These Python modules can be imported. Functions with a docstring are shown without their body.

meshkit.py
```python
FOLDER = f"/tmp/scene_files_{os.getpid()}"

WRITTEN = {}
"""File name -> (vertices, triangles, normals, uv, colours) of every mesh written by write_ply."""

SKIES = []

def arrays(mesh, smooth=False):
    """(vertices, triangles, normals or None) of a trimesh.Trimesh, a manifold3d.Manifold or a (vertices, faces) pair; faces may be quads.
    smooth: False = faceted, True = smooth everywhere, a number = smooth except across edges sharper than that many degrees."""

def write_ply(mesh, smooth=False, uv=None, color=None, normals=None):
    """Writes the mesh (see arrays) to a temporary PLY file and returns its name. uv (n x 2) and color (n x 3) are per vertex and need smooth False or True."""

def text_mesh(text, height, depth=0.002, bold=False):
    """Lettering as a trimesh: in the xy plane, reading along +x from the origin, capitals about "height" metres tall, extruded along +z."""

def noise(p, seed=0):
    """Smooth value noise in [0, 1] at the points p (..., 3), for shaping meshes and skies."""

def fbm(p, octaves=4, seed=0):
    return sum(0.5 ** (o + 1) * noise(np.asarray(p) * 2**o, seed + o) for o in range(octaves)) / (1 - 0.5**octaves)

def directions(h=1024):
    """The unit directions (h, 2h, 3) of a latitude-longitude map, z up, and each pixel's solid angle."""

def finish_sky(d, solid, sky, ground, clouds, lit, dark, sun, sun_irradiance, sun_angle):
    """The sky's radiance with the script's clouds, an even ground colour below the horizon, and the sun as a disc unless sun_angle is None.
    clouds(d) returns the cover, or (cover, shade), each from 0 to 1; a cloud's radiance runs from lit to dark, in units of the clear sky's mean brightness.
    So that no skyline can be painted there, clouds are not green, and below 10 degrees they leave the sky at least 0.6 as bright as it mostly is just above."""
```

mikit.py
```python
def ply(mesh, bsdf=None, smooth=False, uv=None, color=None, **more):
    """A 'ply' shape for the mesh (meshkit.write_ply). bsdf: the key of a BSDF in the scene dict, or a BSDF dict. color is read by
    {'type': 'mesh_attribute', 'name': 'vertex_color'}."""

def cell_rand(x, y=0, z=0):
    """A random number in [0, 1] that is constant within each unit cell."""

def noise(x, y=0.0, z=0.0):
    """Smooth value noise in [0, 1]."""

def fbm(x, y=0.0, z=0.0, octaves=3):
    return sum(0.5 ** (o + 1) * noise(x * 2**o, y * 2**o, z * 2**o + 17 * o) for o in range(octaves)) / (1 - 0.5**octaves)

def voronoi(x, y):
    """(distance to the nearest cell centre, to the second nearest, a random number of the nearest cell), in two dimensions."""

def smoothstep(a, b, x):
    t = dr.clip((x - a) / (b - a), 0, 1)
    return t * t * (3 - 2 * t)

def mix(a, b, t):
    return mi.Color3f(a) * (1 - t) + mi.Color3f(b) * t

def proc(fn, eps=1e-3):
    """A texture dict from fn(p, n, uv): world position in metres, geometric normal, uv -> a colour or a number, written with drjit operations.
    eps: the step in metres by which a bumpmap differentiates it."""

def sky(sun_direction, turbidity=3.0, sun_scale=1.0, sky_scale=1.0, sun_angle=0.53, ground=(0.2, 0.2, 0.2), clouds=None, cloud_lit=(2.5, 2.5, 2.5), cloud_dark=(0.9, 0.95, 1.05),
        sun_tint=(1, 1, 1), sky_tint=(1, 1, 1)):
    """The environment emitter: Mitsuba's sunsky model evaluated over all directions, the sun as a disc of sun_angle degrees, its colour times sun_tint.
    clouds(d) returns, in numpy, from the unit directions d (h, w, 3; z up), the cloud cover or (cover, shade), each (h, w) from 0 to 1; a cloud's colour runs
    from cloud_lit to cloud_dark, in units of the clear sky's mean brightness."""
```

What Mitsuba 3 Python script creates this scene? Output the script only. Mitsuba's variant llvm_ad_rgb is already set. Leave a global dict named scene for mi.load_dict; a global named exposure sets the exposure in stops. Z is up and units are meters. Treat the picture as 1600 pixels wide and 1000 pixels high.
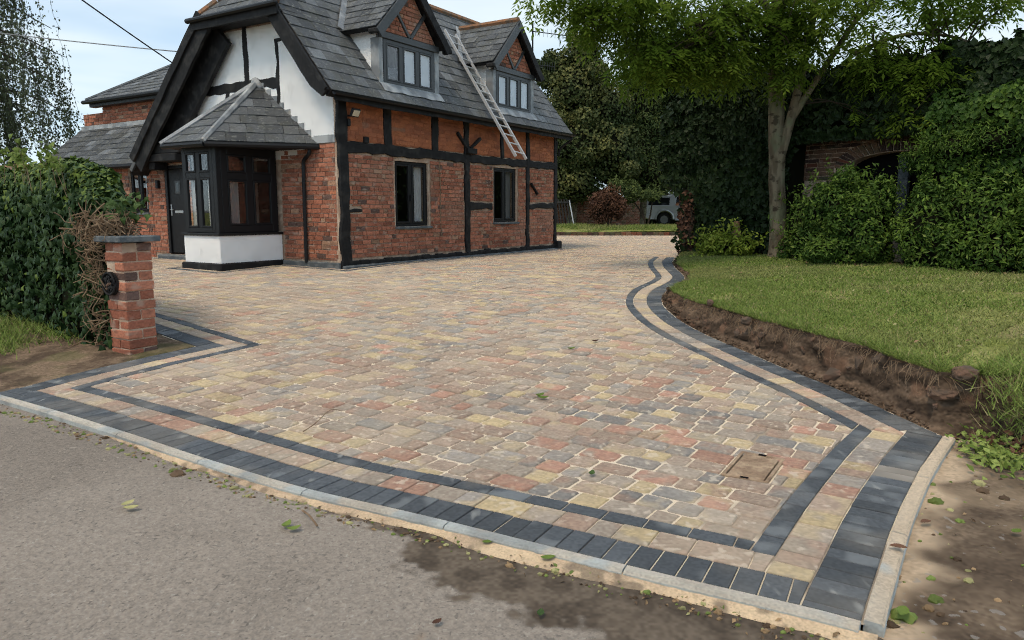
import math, numpy as np, trimesh, mitsuba as mi, drjit as dr
import mikit, meshkit
from shapely.geometry import Polygon, LineString, Point, box as sbox
from shapely.ops import unary_union
from mikit import noise, fbm, smoothstep, mix, proc

T = mi.ScalarTransform4f
scene, labels = {}, {}
rng = np.random.default_rng(7)

# ------------------------------------------------------------------ camera, sky, exposure
TH = math.radians(8.4)
CAM = np.array([0, 0, 1.42])
scene['camera'] = {'type': 'perspective', 'fov': 2 * math.degrees(math.atan(800 / 1155.)), 'fov_axis': 'x', 'near_clip': 0.05, 'far_clip': 2000.0,
                   'to_world': T().look_at(origin=CAM.tolist(), target=[0, math.cos(TH), 1.42 - math.sin(TH)], up=[0, 0, 1])}


def sky_clouds(d):
    q = d / np.maximum(d[..., 2:3], 0.08)
    c = meshkit.fbm(np.stack([q[..., 0] * 1.1, q[..., 1] * 1.1, q[..., 0] * 0], -1), 4, seed=3)
    cover = np.clip(0.55 + 0.6 * (c - 0.35), 0.35, 0.9)
    return cover, np.clip(1.5 * (0.55 - c), 0, 1) * 0.7


scene['sky'] = mikit.sky([-0.30, -0.42, 0.86], turbidity=3, sun_scale=0.25, sun_angle=16, sky_scale=1.0, clouds=sky_clouds,
                         cloud_lit=(2.05, 2.25, 2.3), cloud_dark=(1.55, 1.75, 1.85), sky_tint=(.95, 1.06, 1.0), sun_tint=(1.0, 0.97, 0.92))
exposure = 2.27

# ------------------------------------------------------------------ materials


def pal(u, stops):
    """A colour picked by u from [(upper limit, colour), ...]."""
    c = mi.Color3f(stops[-1][1])
    for lim, col in reversed(stops[:-1]):
        c = dr.select(u < lim, mi.Color3f(col), c)
    return c


def principled(fn, rough=0.8, spec=0.3, bump=None, bscale=1.0, eps=2e-3, two=True, **kw):
    b = {'type': 'principled', 'base_color': proc(fn) if callable(fn) else {'type': 'rgb', 'value': list(fn)}, 'roughness': proc(rough) if callable(rough) else float(rough), 'specular': float(spec), **kw}
    if bump is not None:
        b = {'type': 'bumpmap', 'arbitrary': {**proc(bump, eps=eps)}, 'scale': float(bscale), 'bsdf': b}
    return {'type': 'twosided', 'bsdf': b} if two else b


def mat(name, *a, **k):
    scene[name] = principled(*a, **k)


def c_paver(p, n, uv):
    u, v = uv.x, uv.y
    m = fbm(p.x * 9 + v * 50, p.y * 9, u * 40, 2)
    f = noise(p.x * 70, p.y * 70, 3)
    base = pal(u, [(.42, (.395, .285, .215)), (.60, (.365, .295, .235)), (.70, (.31, .272, .24)), (.84, (.54, .405, .22)), (.955, (.46, .235, .165)), (1, (.225, .215, .205))])
    alt = pal(v, [(.4, (.44, .275, .20)), (.7, (.38, .31, .245)), (1, (.48, .365, .22))])
    c = mix(base, alt, smoothstep(.42, .72, m) * .75)
    c = mix(c, (.41, .30, .225), .14)
    c = c * (.66 + .28 * v + .34 * (f - .5))
    c = c * mi.Color3f(.94, .985, 1.03)
    wear = smoothstep(.60, .80, fbm(p.x * 26, p.y * 26, v * 9, 2))
    dust = smoothstep(.50, .78, fbm(p.x * 1.1, p.y * 1.1, 2.5, 2))
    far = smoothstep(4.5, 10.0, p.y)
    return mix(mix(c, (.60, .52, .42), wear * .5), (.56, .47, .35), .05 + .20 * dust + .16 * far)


def h_stone(p, n, uv):
    return fbm(p.x * 22, p.y * 22, p.z * 22, 2) * .006 + noise(p.x * 110, p.y * 110, p.z * 110) * .0015


mat('m_paver', c_paver, .9, .2, bump=h_stone)


def c_charcoal(p, n, uv):
    v = uv.y
    m = fbm(p.x * 7 + v * 20, p.y * 7, v * 11, 2)
    f = noise(p.x * 80, p.y * 80, 1)
    c = mi.Color3f(.070, .078, .088) * (.7 + .55 * v) * (.8 + .4 * f)
    c = mix(c, (.20, .215, .225), smoothstep(.55, .8, m) * .55)
    c = mix(c, (.40, .40, .38), smoothstep(.72, .86, fbm(p.x * 19, p.y * 6, v * 9, 2)) * .45)
    c = mix(c, (.30, .265, .215), smoothstep(.56, .74, fbm(p.x * 2.3, p.y * 2.3, 6, 3)) * .2)
    return mix(c, mi.Color3f(.27, .24, .205) * (.7 + .5 * m), smoothstep(.972, .98, uv.x) * .8)


mat('m_charcoal', c_charcoal, .62, .35, bump=h_stone, bscale=.5)


def c_sand(p, n, uv):
    f = noise(p.x * 160, p.y * 160, p.z * 160)
    m = fbm(p.x * 5, p.y * 5, 1, 3)
    return mix(mix((.62, .47, .31), (.47, .35, .24), smoothstep(.4, .7, m)), (.16, .125, .095), smoothstep(.55, .72, fbm(p.x * 13, p.y * 13, 4, 2)) * .7) * (.75 + .4 * f)


mat('m_sand', c_sand, .95, .1)


def c_joint(p, n, uv):
    m = fbm(p.x * 3.1, p.y * 3.1, 4, 3)
    near = smoothstep(13.0, 5.0, p.y)
    light = smoothstep(.40, .58, m + .08 * near)
    return mix((.30, .245, .19), (.62, .53, .41), light)


mat('m_joint', c_joint, .95, .1)


def c_asphalt(p, n, uv):
    g1 = noise(p.x * 150, p.y * 150, 2)
    g2 = noise(p.x * 65, p.y * 65, 5)
    m = fbm(p.x * 1.1, p.y * 1.1, 3, 3)
    c = mix((.185, .158, .134), (.25, .215, .183), smoothstep(.3, .7, m)) * (.70 + .36 * g1 + .26 * g2)
    c = mix(c, (.42, .39, .35), smoothstep(.84, .95, noise(p.x * 95, p.y * 95, 9)) * .4)
    c = mix(c, (.07, .062, .055), smoothstep(.82, .95, noise(p.x * 70, p.y * 70, 19)) * .5)
    # the dried mud that lies along the edging at the lower right, and rust-brown patch on the road
    s = (p.x + .55) * .835 - (p.y - 3.35) * .55          # along the edging
    t = -(p.x + .55) * .55 - (p.y - 3.35) * .835         # out from it
    w = smoothstep(-.75, .85, s) * .34
    e = fbm(p.x * 3.2, p.y * 3.2, 7, 3)
    e2 = fbm(p.x * 16, p.y * 16, 2, 2)
    mud = smoothstep(.045, -.045, t - w - (e - .5) * .34 - (e2 - .5) * .20) * smoothstep(-.75, -.35, s + (e - .5) * .6)
    mc = mix((.078, .060, .045), (.125, .098, .074), smoothstep(.35, .65, fbm(p.x * 11, p.y * 11, 3, 3))) * (.75 + .5 * g2)
    c = mix(c, mc, mud)
    rust = smoothstep(.5, .15, dr.sqrt(dr.square((p.x + .43) / .9) + dr.square((p.y - 2.1) / .55)) + (e2 - .5) * .5)
    return mix(c, (.30, .20, .125), rust * .55)


def h_asphalt(p, n, uv):
    return noise(p.x * 120, p.y * 120, 2) * .004 + noise(p.x * 48, p.y * 48, 5) * .004


mat('m_asphalt', c_asphalt, .9, .2, bump=h_asphalt)


def c_soil(p, n, uv):
    m = fbm(p.x * 4, p.y * 4, p.z * 9, 3)
    f = noise(p.x * 60, p.y * 60, p.z * 60)
    c = mix((.080, .058, .042), (.165, .122, .086), smoothstep(.32, .72, m)) * (.65 + .6 * f)
    c = mix(c, (.30, .225, .15), smoothstep(.58, .78, fbm(p.x * 1.6, p.y * 2.6, 9, 3)) * .35)
    d = mi.Float(9)
    for (ax, ay), (bx_, by_) in (((1.225, 2.405), (1.449, 2.755)), ((1.449, 2.755), (1.907, 3.445)), ((1.907, 3.445), (2.722, 4.51))):
        t = dr.clip(((p.x - ax) * (bx_ - ax) + (p.y - ay) * (by_ - ay)) / ((bx_ - ax) ** 2 + (by_ - ay) ** 2), 0, 1)
        d = dr.minimum(d, dr.sqrt(dr.square(p.x - ax - t * (bx_ - ax)) + dr.square(p.y - ay - t * (by_ - ay))))
    e = fbm(p.x * 5, p.y * 5, 6, 3)
    sand = smoothstep(.24, .07, d + (e - .5) * .34 + (f - .5) * .06)
    c = mix(c, mi.Color3f(.56, .43, .30) * (.7 + .4 * f), sand * .75)
    return mix(c, (.25, .23, .21), smoothstep(.80, .86, noise(p.x * 36, p.y * 36, p.z * 36)) * .6)


def h_soil(p, n, uv):
    return fbm(p.x * 16, p.y * 16, p.z * 16, 3) * .03 + noise(p.x * 90, p.y * 90, p.z * 90) * .004


mat('m_soil', c_soil, .95, .1, bump=h_soil)


def c_verge(p, n, uv):
    f = noise(p.x * 60, p.y * 60, p.z * 60)
    c = mix((.085, .060, .042), (.19, .135, .092), smoothstep(.3, .7, fbm(p.x * 5, p.y * 5, 3, 3))) * (.6 + .7 * f)
    return mix(c, (.075, .095, .03), smoothstep(.5, .7, fbm(p.x * 2.4, p.y * 2.4, 7, 3)) * .35)


mat('m_verge', c_verge, .95, .1, bump=h_soil)


def c_bank(p, n, uv):
    m = fbm(p.x * 3, p.y * 3, p.z * 12, 3)
    f = noise(p.x * 55, p.y * 55, p.z * 55)
    c = mix((.058, .041, .030), (.175, .122, .085), smoothstep(.3, .7, m)) * (.5 + .8 * f)
    return mix(c, (.20, .115, .075), smoothstep(.6, .8, fbm(p.x * 5, p.y * 5, p.z * 5 + 3, 2)) * .6)


mat('m_bank', c_bank, .95, .1, bump=h_soil)


def c_turf(p, n, uv):
    m = fbm(p.x * 1.2, p.y * 1.2, 3, 3)
    f = noise(p.x * 45, p.y * 45, 2)
    c = mix((.12, .14, .034), (.20, .205, .07), smoothstep(.35, .65, m)) * (.6 + .7 * f)
    return mix(c, (.19, .15, .09), smoothstep(.63, .78, fbm(p.x * 2.3, p.y * 2.3, 8, 2)) * .5)


mat('m_turf', c_turf, .95, .1)


def c_grass(p, n, uv):
    m = fbm(p.x * .9, p.y * .9, 3, 2)
    c = mix((.115, .175, .032), (.225, .285, .072), uv.x)
    c = mix(c, (.30, .29, .115), smoothstep(.45, .75, m) * .5)
    return mix(c, (.36, .30, .16), smoothstep(.90, .95, uv.y))


mat('m_grass', c_grass, .75, .2)


def c_brick(p, n, uv):
    u, v = uv.x, uv.y
    f = noise(p.x * 65, p.y * 65, p.z * 65)
    m = fbm(p.x * 11, p.y * 11, p.z * 17, 2)
    c = pal(u, [(.42, (.44, .18, .115)), (.72, (.39, .15, .095)), (.86, (.33, .125, .08)), (.92, (.40, .235, .155)), (.97, (.15, .095, .08)), (2, (.46, .18, .10))])
    c = c * (.72 + .5 * v) * (.75 + .5 * f)
    c = mix(c, (.17, .085, .062), smoothstep(.58, .8, m) * .4)
    big = fbm(p.x * .9 + p.y * .3, p.y * .9, p.z * 1.4, 3)
    c = mix(c * (.72 + .5 * big), (.30, .19, .14), smoothstep(.52, .72, big) * .45)
    return mix(c, (.46, .35, .28), smoothstep(.62, .82, fbm(p.x * 8 + 5, p.y * 8, p.z * 14, 2)) * .55)


mat('m_brick', c_brick, .92, .15, bump=h_stone, bscale=.6)


def c_oldbrick(p, n, uv):
    m = fbm(p.x * 4, p.y * 4, p.z * 6, 3)
    return mix(c_brick(p, n, uv) * .55, (.075, .085, .05), smoothstep(.45, .75, m) * .7)


mat('m_oldbrick', c_oldbrick, .95, .1)


def c_brickpaint(p, n, uv):
    f = noise(p.x * 60, p.y * 60, p.z * 60)
    m = fbm(p.x * 3, p.y * 3, p.z * 5, 3)
    c = mix((.41, .15, .072), (.32, .115, .062), smoothstep(.35, .7, m)) * (.8 + .35 * uv.y) * (.85 + .3 * f)
    return mix(c, (.24, .16, .12), smoothstep(.70, .8, fbm(p.x * 2.2, p.y * 2.2, p.z * 4, 2)) * .5)


mat('m_brickpaint', c_brickpaint, .85, .2)


def c_mortar(p, n, uv):
    m = fbm(p.x * 9, p.y * 9, p.z * 9, 3)
    return mix((.55, .43, .33), (.40, .28, .205), smoothstep(.35, .65, m))


mat('m_mortar', c_mortar, .95, .1)


def c_black(p, n, uv):
    m = fbm(p.x * 6, p.y * 6, p.z * 6, 3)
    f = noise(p.x * 40, p.y * 40, p.z * 9)
    return mix((.011, .011, .012), (.03, .029, .028), smoothstep(.45, .8, m)) * (.7 + .6 * f)


def h_wood(p, n, uv):
    return fbm(p.x * 14, p.y * 14, p.z * 5, 3) * .012


mat('m_timber', c_black, .7, .3, bump=h_wood)
mat('m_frame', (.010, .0105, .012), .45, .3)
mat('m_frame_grey', (.045, .049, .052), .4, .5)


def c_white(p, n, uv):
    m = fbm(p.x * 2, p.y * 2, p.z * 2, 3)
    c = mix((.90, .905, .90), (.82, .83, .83), smoothstep(.4, .75, m))
    grime = smoothstep(.60, .9, fbm(p.x * 8, p.y * 8, p.z * 3, 3)) * .22
    return mix(c, (.42, .42, .40), grime)


mat('m_white', c_white, .85, .2, bump=lambda p, n, uv: fbm(p.x * 5, p.y * 5, p.z * 5, 2) * .012)


def c_slate(p, n, uv):
    u, v = uv.x, uv.y
    m = fbm(p.x * 6, p.y * 6, p.z * 4, 3)
    f = noise(p.x * 50, p.y * 50, p.z * 50)
    c = pal(u, [(.5, (.080, .086, .092)), (.75, (.100, .105, .109)), (.9, (.062, .067, .073)), (1, (.14, .152, .165))])
    c = c * (.68 + .6 * v) * (.75 + .5 * f)
    c = mix(c, (.075, .074, .055), smoothstep(.45, .7, m) * .4)
    return mix(c, (.26, .265, .24), smoothstep(.72, .80, noise(p.x * 24, p.y * 24, p.z * 24)) * .35)


mat('m_slate', c_slate, .6, .35, bump=lambda p, n, uv: fbm(p.x * 15, p.y * 15, p.z * 15, 2) * .008)


def c_lead(p, n, uv):
    m = fbm(p.x * 5, p.y * 5, p.z * 3, 3)
    c = mix((.20, .215, .23), (.40, .42, .43), smoothstep(.35, .65, m))
    return mix(c, (.42, .36, .28), smoothstep(.66, .8, fbm(p.x * 9, p.y * 9, p.z * 9, 2)) * .4)


mat('m_lead', c_lead, .5, .5)
mat('m_terracotta', lambda p, n, uv: mix((.30, .15, .08), (.17, .12, .085), smoothstep(.4, .65, fbm(p.x * 9, p.y * 9, p.z * 9, 3))), .85, .2)
mat('m_curtain', (.46, .47, .475), .9, .1)
mat('m_curtain_dim', (.16, .165, .165), .9, .1)
mat('m_blind', (.55, .60, .65), .8, .2)
scene['m_glass'] = {'type': 'thindielectric', 'int_ior': 1.6}
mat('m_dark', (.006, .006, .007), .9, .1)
scene['m_alu'] = {'type': 'twosided', 'bsdf': {'type': 'principled', 'base_color': {'type': 'rgb', 'value': [.60, .61, .62]}, 'metallic': .6, 'roughness': .42}}


def c_concrete(p, n, uv):
    m = fbm(p.x * 7, p.y * 7, p.z * 7, 3)
    f = noise(p.x * 120, p.y * 120, p.z * 120)
    c = mix((.38, .40, .39), (.27, .28, .275), smoothstep(.35, .7, m)) * (.85 + .3 * f)
    right = smoothstep(1.05, 1.45, p.x - (p.y - 2.4) * .5)
    end = smoothstep(-.2, 1.0, p.x)
    sandy = smoothstep(.46, .58, fbm(p.x * 4, p.y * 4, 5, 3) + .3 * right + .10 * end) * smoothstep(.1, .6, dr.abs(n.z)) * (.5 + .5 * right)
    return mix(c, mi.Color3f(.52, .41, .29) * (.68 + .5 * f), sandy * .88)


mat('m_concrete', c_concrete, .9, .2, bump=h_stone, bscale=.8)


def c_leaf(p, n, uv):
    """uv.y picks the plant, uv.x the leaf's own tone."""
    u, v = uv.x, uv.y
    sp = [((.012, .025, .008), (.048, .080, .024)),      # 0 dark wall ivy
          ((.028, .064, .010), (.125, .20, .030)),      # 1 laurel
          ((.095, .165, .022), (.30, .395, .065)),       # 2 ash
          ((.050, .066, .036), (.145, .17, .09)),       # 3 birch
          ((.032, .050, .016), (.185, .185, .060)),       # 4 olive far tree
          ((.025, .046, .014), (.12, .155, .045)),       # 5 dark far tree
          ((.060, .028, .018), (.17, .085, .050)),       # 6 copper shrub
          ((.14, .20, .020), (.34, .38, .06)),           # 7 yellow shrub
          ((.016, .038, .012), (.085, .14, .038)),       # 8 garden ivy
          ((.10, .15, .025), (.30, .36, .10))]           # 9 young ivy, cut leaves
    a, b = mi.Color3f(sp[-1][0]), mi.Color3f(sp[-1][1])
    for k in range(len(sp) - 2, -1, -1):
        pick = v < (k + .5) * .1
        a, b = dr.select(pick, mi.Color3f(sp[k][0]), a), dr.select(pick, mi.Color3f(sp[k][1]), b)
    return mix(a, b, u * u)


SP = dict(ivy=0, laurel=1, ash=2, birch=3, olive=4, dark=5, copper=6, yellow=7, gardenivy=8, young=9)
mat('m_leaf', c_leaf, .5, .16)
scene['m_leafthin'] = {'type': 'principledthin', 'base_color': proc(c_leaf), 'roughness': .5, 'diff_trans': 1.25, 'spec_trans': 0.0, 'eta': 1.4}
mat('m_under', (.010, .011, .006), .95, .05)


def c_bark(p, n, uv):
    m = fbm(p.x * 13, p.y * 13, p.z * 3.5, 3)
    l = fbm(p.x * 5 + 3, p.y * 5, p.z * 3, 3)
    c = mix((.12, .095, .064), (.215, .178, .125), smoothstep(.35, .65, m))
    c = mix(c, (.15, .175, .105), smoothstep(.45, .7, l) * .6)
    return mix(c, (.035, .027, .02), smoothstep(.58, .72, fbm(p.x * 9, p.y * 9, p.z * 13, 3)) * .75)


mat('m_bark', c_bark, .9, .1, bump=lambda p, n, uv: fbm(p.x * 10, p.y * 10, p.z * 5, 3) * .05)
mat('m_twig', lambda p, n, uv: mix((.15, .095, .06), (.32, .235, .155), noise(p.x * 21, p.y * 21, p.z * 21)), .9, .1)
mat('m_darktwig', (.045, .036, .027), .9, .1)


def c_iron(p, n, uv):
    m = fbm(p.x * 14, p.y * 14, 3, 3)
    return mix((.23, .155, .10), (.34, .245, .165), smoothstep(.3, .7, m)) * (.8 + .4 * noise(p.x * 90, p.y * 90, 1))


mat('m_iron', c_iron, .75, .4)
mat('m_carpaint', (.46, .47, .485), .28, .6, metallic=.2)
mat('m_carglass', (.012, .014, .016), .06, .6)
mat('m_rim', (.20, .205, .21), .35, .5, metallic=.6)
mat('m_tyre', (.02, .02, .02), .85, .2)
mat('m_red', (.35, .03, .02), .3, .5)
mat('m_cable', (.012, .012, .014), .6, .3)
mat('m_palecable', (.22, .23, .24), .6, .3)
mat('m_steel', (.52, .53, .54), .35, .5, metallic=.8)
mat('m_stone', lambda p, n, uv: mix((.17, .105, .075), (.095, .072, .056), smoothstep(.35, .65, fbm(p.x * 8, p.y * 8, p.z * 12, 3))), .9, .15, bump=h_stone, bscale=1.5)
mat('m_slab', lambda p, n, uv: mix((.085, .10, .11), (.16, .17, .175), smoothstep(.4, .7, fbm(p.x * 12, p.y * 12, p.z * 12, 3))), .7, .3, bump=h_stone, bscale=.5)
mat('m_litter', lambda p, n, uv: pal(uv.x, [(.3, (.15, .20, .05)), (.55, (.32, .30, .14)), (.8, (.10, .065, .04)), (1, (.30, .20, .11))]) * (.6 + .6 * uv.y), .7, .2)
mat('m_lamp', (.60, .52, .38), .4, .4)

# ------------------------------------------------------------------ helpers


class MB:
    """Collects triangles; every addition may carry one uv for all its vertices, which the materials read as a random tone."""

    def __init__(self):
        self.v, self.f, self.t, self.n = [], [], [], 0

    def add(self, v, f, uv=(.5, .5)):
        v, f = np.asarray(v, float), np.asarray(f, int)
        if f.ndim == 2 and f.shape[1] == 4:
            f = np.vstack([f[:, [0, 1, 2]], f[:, [0, 2, 3]]])
        self.v.append(v)
        self.f.append(f + self.n)
        uv = np.asarray(uv, float)
        self.t.append(np.broadcast_to(uv, (len(v), 2)) if uv.ndim == 1 else uv)
        self.n += len(v)
        return self

    def mesh(self, m, uv=None):
        return self.add(m.vertices, m.faces, (.5, .5) if uv is None else uv)

    def get(self):
        return np.vstack(self.v), np.vstack(self.f), np.vstack(self.t)


def key_for(name):
    if name not in scene and name not in labels:
        return name
    k = 1
    while f'{name}_{k:03d}' in scene or f'{name}_{k:03d}' in labels:
        k += 1
    return f'{name}_{k:03d}'


def put(name, mb, bsdf, smooth=False, label=None, cat=None, group=None, kind=None):
    key = key_for(name)
    v, f, t = mb.get() if isinstance(mb, MB) else (*mb, np.full((len(mb[0]), 2), .5))
    scene[key] = mikit.ply((v, f), bsdf, smooth=smooth, uv=t if isinstance(smooth, bool) else None)
    tag(key, label, cat, group, kind)
    return key


def tag(key, label=None, cat=None, group=None, kind=None):
    d = {a: b for a, b in (('label', label), ('category', cat), ('group', group), ('kind', kind)) if b}
    if d:
        labels[key] = d


_counts = {}


def put_pieces(name, rest, pieces, bsdf, most=300, ref=CAM, restlabel=None):
    """pieces: [(v, f, uv)]. The MOST nearest to the camera that are in view become parts of their own, the rest one part of kind stuff."""
    cen = np.array([p[0].mean(0) for p in pieces])
    q = cen - ref
    zc = q[:, 1] * math.cos(TH) - q[:, 2] * math.sin(TH)
    px, py = q[:, 0] / np.maximum(zc, .1) * 1155, (-q[:, 1] * math.sin(TH) - q[:, 2] * math.cos(TH)) / np.maximum(zc, .1) * 1155
    hidden = (np.abs(px) > 800) | (np.abs(py) > 500) | (zc < .2)
    order = np.argsort(np.linalg.norm(q, axis=1) + 1e4 * hidden, kind='stable')
    n0 = _counts.get(name, 0)
    for k, i in enumerate(order[:most]):
        if hidden[i]:
            order = np.concatenate([order[:k], order[k:]])
            most = k
            break
        v, f, uv = pieces[i]
        key = name if n0 + k == 0 else f'{name}_{n0 + k:03d}'
        scene[key] = mikit.ply((v, f), bsdf, uv=np.broadcast_to(np.asarray(uv, float), (len(v), 2)))
    _counts[name] = n0 + min(most, len(order))
    if len(order) > most:
        mb = MB()
        for i in order[most:]:
            mb.add(*pieces[i])
        put(rest, mb, bsdf, kind='stuff', label=restlabel)


def g(y):
    """Height of the drive: level by the road, rising to the house."""
    t = np.clip((np.asarray(y, float) - 4.0) / 10.5, 0, 1)
    return .40 * (t * t * (3 - 2 * t) * .35 + t * .65)


def prism(poly, z0, z1, cham=.006, inset=None):
    """A convex polygon raised from z0 to z1 with a chamfered top and no underside."""
    p = np.asarray(poly, float)
    n = len(p)
    c = p.mean(0)
    d = c - p
    d = d / np.maximum(np.linalg.norm(d, axis=1, keepdims=True), 1e-9)
    q = p + d * (cham if inset is None else inset) * 1.3
    v = np.vstack([np.c_[p, np.full(n, z0)], np.c_[p, np.full(n, z1 - cham)], np.c_[q, np.full(n, z1)]])
    f = []
    for i in range(n):
        j = (i + 1) % n
        f += [[i, j, n + j], [i, n + j, n + i], [n + i, n + j, 2 * n + j], [n + i, 2 * n + j, 2 * n + i]]
    f += [[2 * n, 2 * n + i, 2 * n + i + 1] for i in range(1, n - 1)]
    return v, np.array(f)


def ring(poly):
    """Corners of a shapely polygon, anticlockwise, without the repeated one; only if it is one simple piece."""
    if poly.is_empty:
        return None
    if poly.geom_type != 'Polygon':
        gs = [x for x in getattr(poly, 'geoms', []) if x.geom_type == 'Polygon']
        if not gs:
            return None
        poly = max(gs, key=lambda x: x.area)
    poly = poly.simplify(.004)
    if poly.is_empty or poly.geom_type != 'Polygon':
        return None
    p = np.array(poly.exterior.coords)[:-1]
    if len(p) < 3:
        return None
    a = np.sum(p[:, 0] * np.roll(p[:, 1], -1) - np.roll(p[:, 0], -1) * p[:, 1])
    return p if a > 0 else p[::-1]


def box_v(lo, hi):
    x0, y0, z0 = lo
    x1, y1, z1 = hi
    v = np.array([[x0, y0, z0], [x1, y0, z0], [x1, y1, z0], [x0, y1, z0], [x0, y0, z1], [x1, y0, z1], [x1, y1, z1], [x0, y1, z1]])
    f = np.array([[0, 3, 2, 1], [4, 5, 6, 7], [0, 1, 5, 4], [1, 2, 6, 5], [2, 3, 7, 6], [3, 0, 4, 7]])
    return v, f


def cbox(lo, hi, c=.008):
    """A box with chamfered edges."""
    lo, hi = np.minimum(lo, hi), np.maximum(lo, hi)
    c = min(c, .45 * float((hi - lo).min()))
    pts = []
    for sx in (0, 1):
        for sy in (0, 1):
            for sz in (0, 1):
                s = np.array([sx, sy, sz])
                corner = np.where(s, hi, lo)
                for a in range(3):
                    d = np.where(s, -c, c).astype(float)
                    d[a] = 0
                    pts.append(corner + d)
    h = trimesh.convex.convex_hull(np.array(pts))
    return np.array(h.vertices), np.array(h.faces)


def tube(points, radii, sides=6, cap=True):
    p = np.asarray(points, float)
    r = np.broadcast_to(np.asarray(radii, float), (len(p),))
    t = np.gradient(p, axis=0)
    t /= np.linalg.norm(t, axis=1, keepdims=True) + 1e-12
    ref = np.array([0, 0, 1.]) if abs(t[:, 2]).mean() < .8 else np.array([1., 0, 0])
    a = np.cross(t, ref)
    a /= np.linalg.norm(a, axis=1, keepdims=True) + 1e-12
    b = np.cross(t, a)
    ang = np.arange(sides) * 2 * np.pi / sides
    v = (p[:, None] + r[:, None, None] * (np.cos(ang)[None, :, None] * a[:, None] + np.sin(ang)[None, :, None] * b[:, None])).reshape(-1, 3)
    i, j = np.meshgrid(np.arange(len(p) - 1), np.arange(sides), indexing='ij')
    q = np.stack([i * sides + j, i * sides + (j + 1) % sides, (i + 1) * sides + (j + 1) % sides, (i + 1) * sides + j], -1).reshape(-1, 4)
    f = np.vstack([q[:, [0, 2, 1]], q[:, [0, 3, 2]]])
    if cap:
        n = len(v)
        v = np.vstack([v, p[:1], p[-1:]])
        k = np.arange(sides)
        f = np.vstack([f, np.c_[np.full(sides, n), k, (k + 1) % sides], np.c_[np.full(sides, n + 1), (len(p) - 1) * sides + (k + 1) % sides, (len(p) - 1) * sides + k]])
    return v, f


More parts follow.
